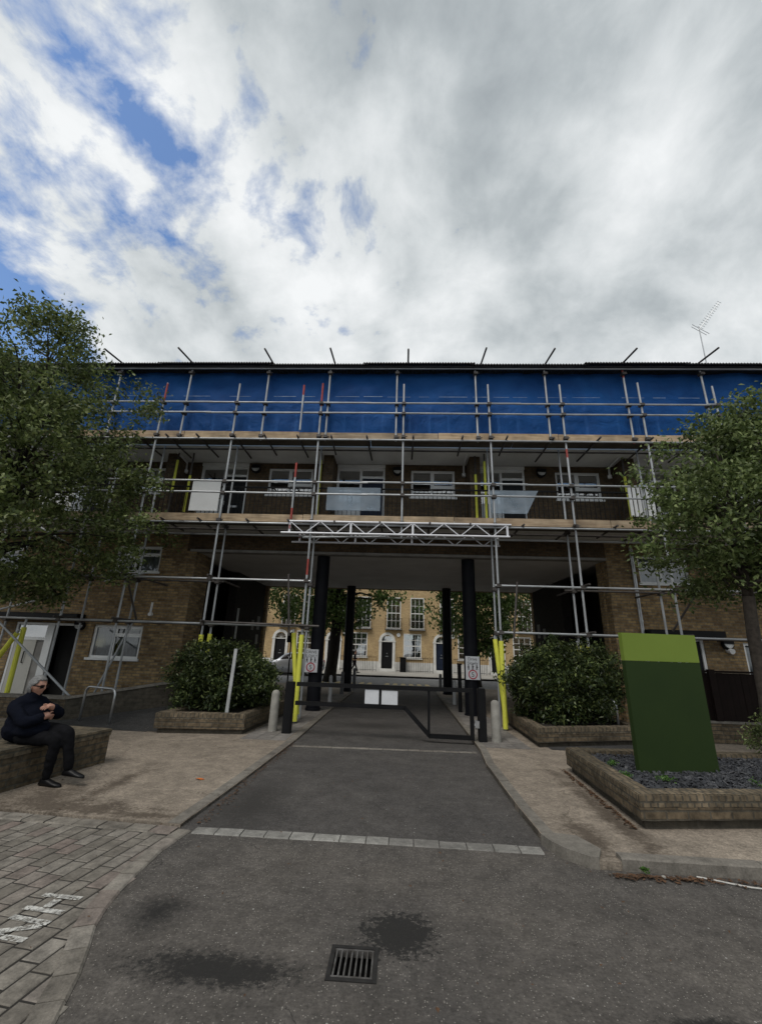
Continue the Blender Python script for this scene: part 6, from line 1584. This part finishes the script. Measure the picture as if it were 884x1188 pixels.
shade = math_(nt, 'ADD', math_(nt, 'MULTIPLY', math_(nt, 'SUBTRACT', nC.outputs[0], 0.5), 1.45), math_(nt, 'MULTIPLY', math_(nt, 'SUBTRACT', nD.outputs[0], 0.5), 0.7))
shade = math_(nt, 'ADD', shade, math_(nt, 'MULTIPLY', math_(nt, 'SUBTRACT', nB.outputs[0], 0.5), -0.75))
dk = wsum([(0.14, 0.48, 0.87, 30, 0.24), (0.55, 0.52, 0.64, 40, 0.12), (0.45, 0.30, 0.83, 12, 0.14), (-0.13, 0.44, 0.89, 60, 0.20), (0.36, 0.46, 0.81, 90, -0.34), (-0.01, 0.45, 0.89, 300, -0.18), (-0.36, 0.63, 0.69, 25, -0.16), (0.10, 0.72, 0.68, 14, -0.22), (0.36, 0.68, 0.64, 30, -0.14), (-0.40, 0.47, 0.79, 60, -0.15), (-0.6, 0.3, 0.75, 12, -0.10)])
shade = math_(nt, 'ADD', math_(nt, 'ADD', shade, dk), 0.53)
cc = ramp(nt, shade, [(0.12, (0.84, 0.86, 0.87)), (0.45, (0.62, 0.655, 0.67)), (0.70, (0.44, 0.48, 0.50)), (1.0, (0.30, 0.335, 0.36))])
ccs = nd(nt, 'ShaderNodeMix', data_type='RGBA', blend_type='MULTIPLY'); ccs.inputs[0].default_value = 1.0; lk(nt, cc, ccs.inputs[6]); ccs.inputs[7].default_value = (6.95, 6.95, 6.95, 1)
blue = mixc(nt, 1.0, sky.outputs[0], (0.98, 1.12, 1.25), 'MULTIPLY')
mixn = mixc(nt, mask, blue, ccs.outputs[2])
lk(nt, mixn, bg.inputs[0]); bg.inputs[1].default_value = 0.15
sun = bpy.data.lights.new('sun', 'SUN'); sun.energy = 1.5; sun.angle = R(30); sun.color = (1.0, 0.95, 0.88)
so = bpy.data.objects.new('sun', sun); COL.objects.link(so)
dirv = Vector((math.sin(R(SUN_AZ)) * math.cos(R(SUN_EL)), math.cos(R(SUN_AZ)) * math.cos(R(SUN_EL)), math.sin(R(SUN_EL))))
so.rotation_euler = dirv.to_track_quat('Z', 'Y').to_euler(); so.location = (0, -5, 20)

scene.view_settings.view_transform = 'Standard'; scene.view_settings.look = 'None'; scene.view_settings.exposure = 0.06; scene.view_settings.gamma = 1.0
scene.view_settings.use_curve_mapping = False
scene.cycles.use_denoising = True
scene.cycles.max_bounces = 6; scene.cycles.transparent_max_bounces = 12; scene.cycles.diffuse_bounces = 3; scene.cycles.glossy_bounces = 3
scene.cycles.sample_clamp_indirect = 6.0
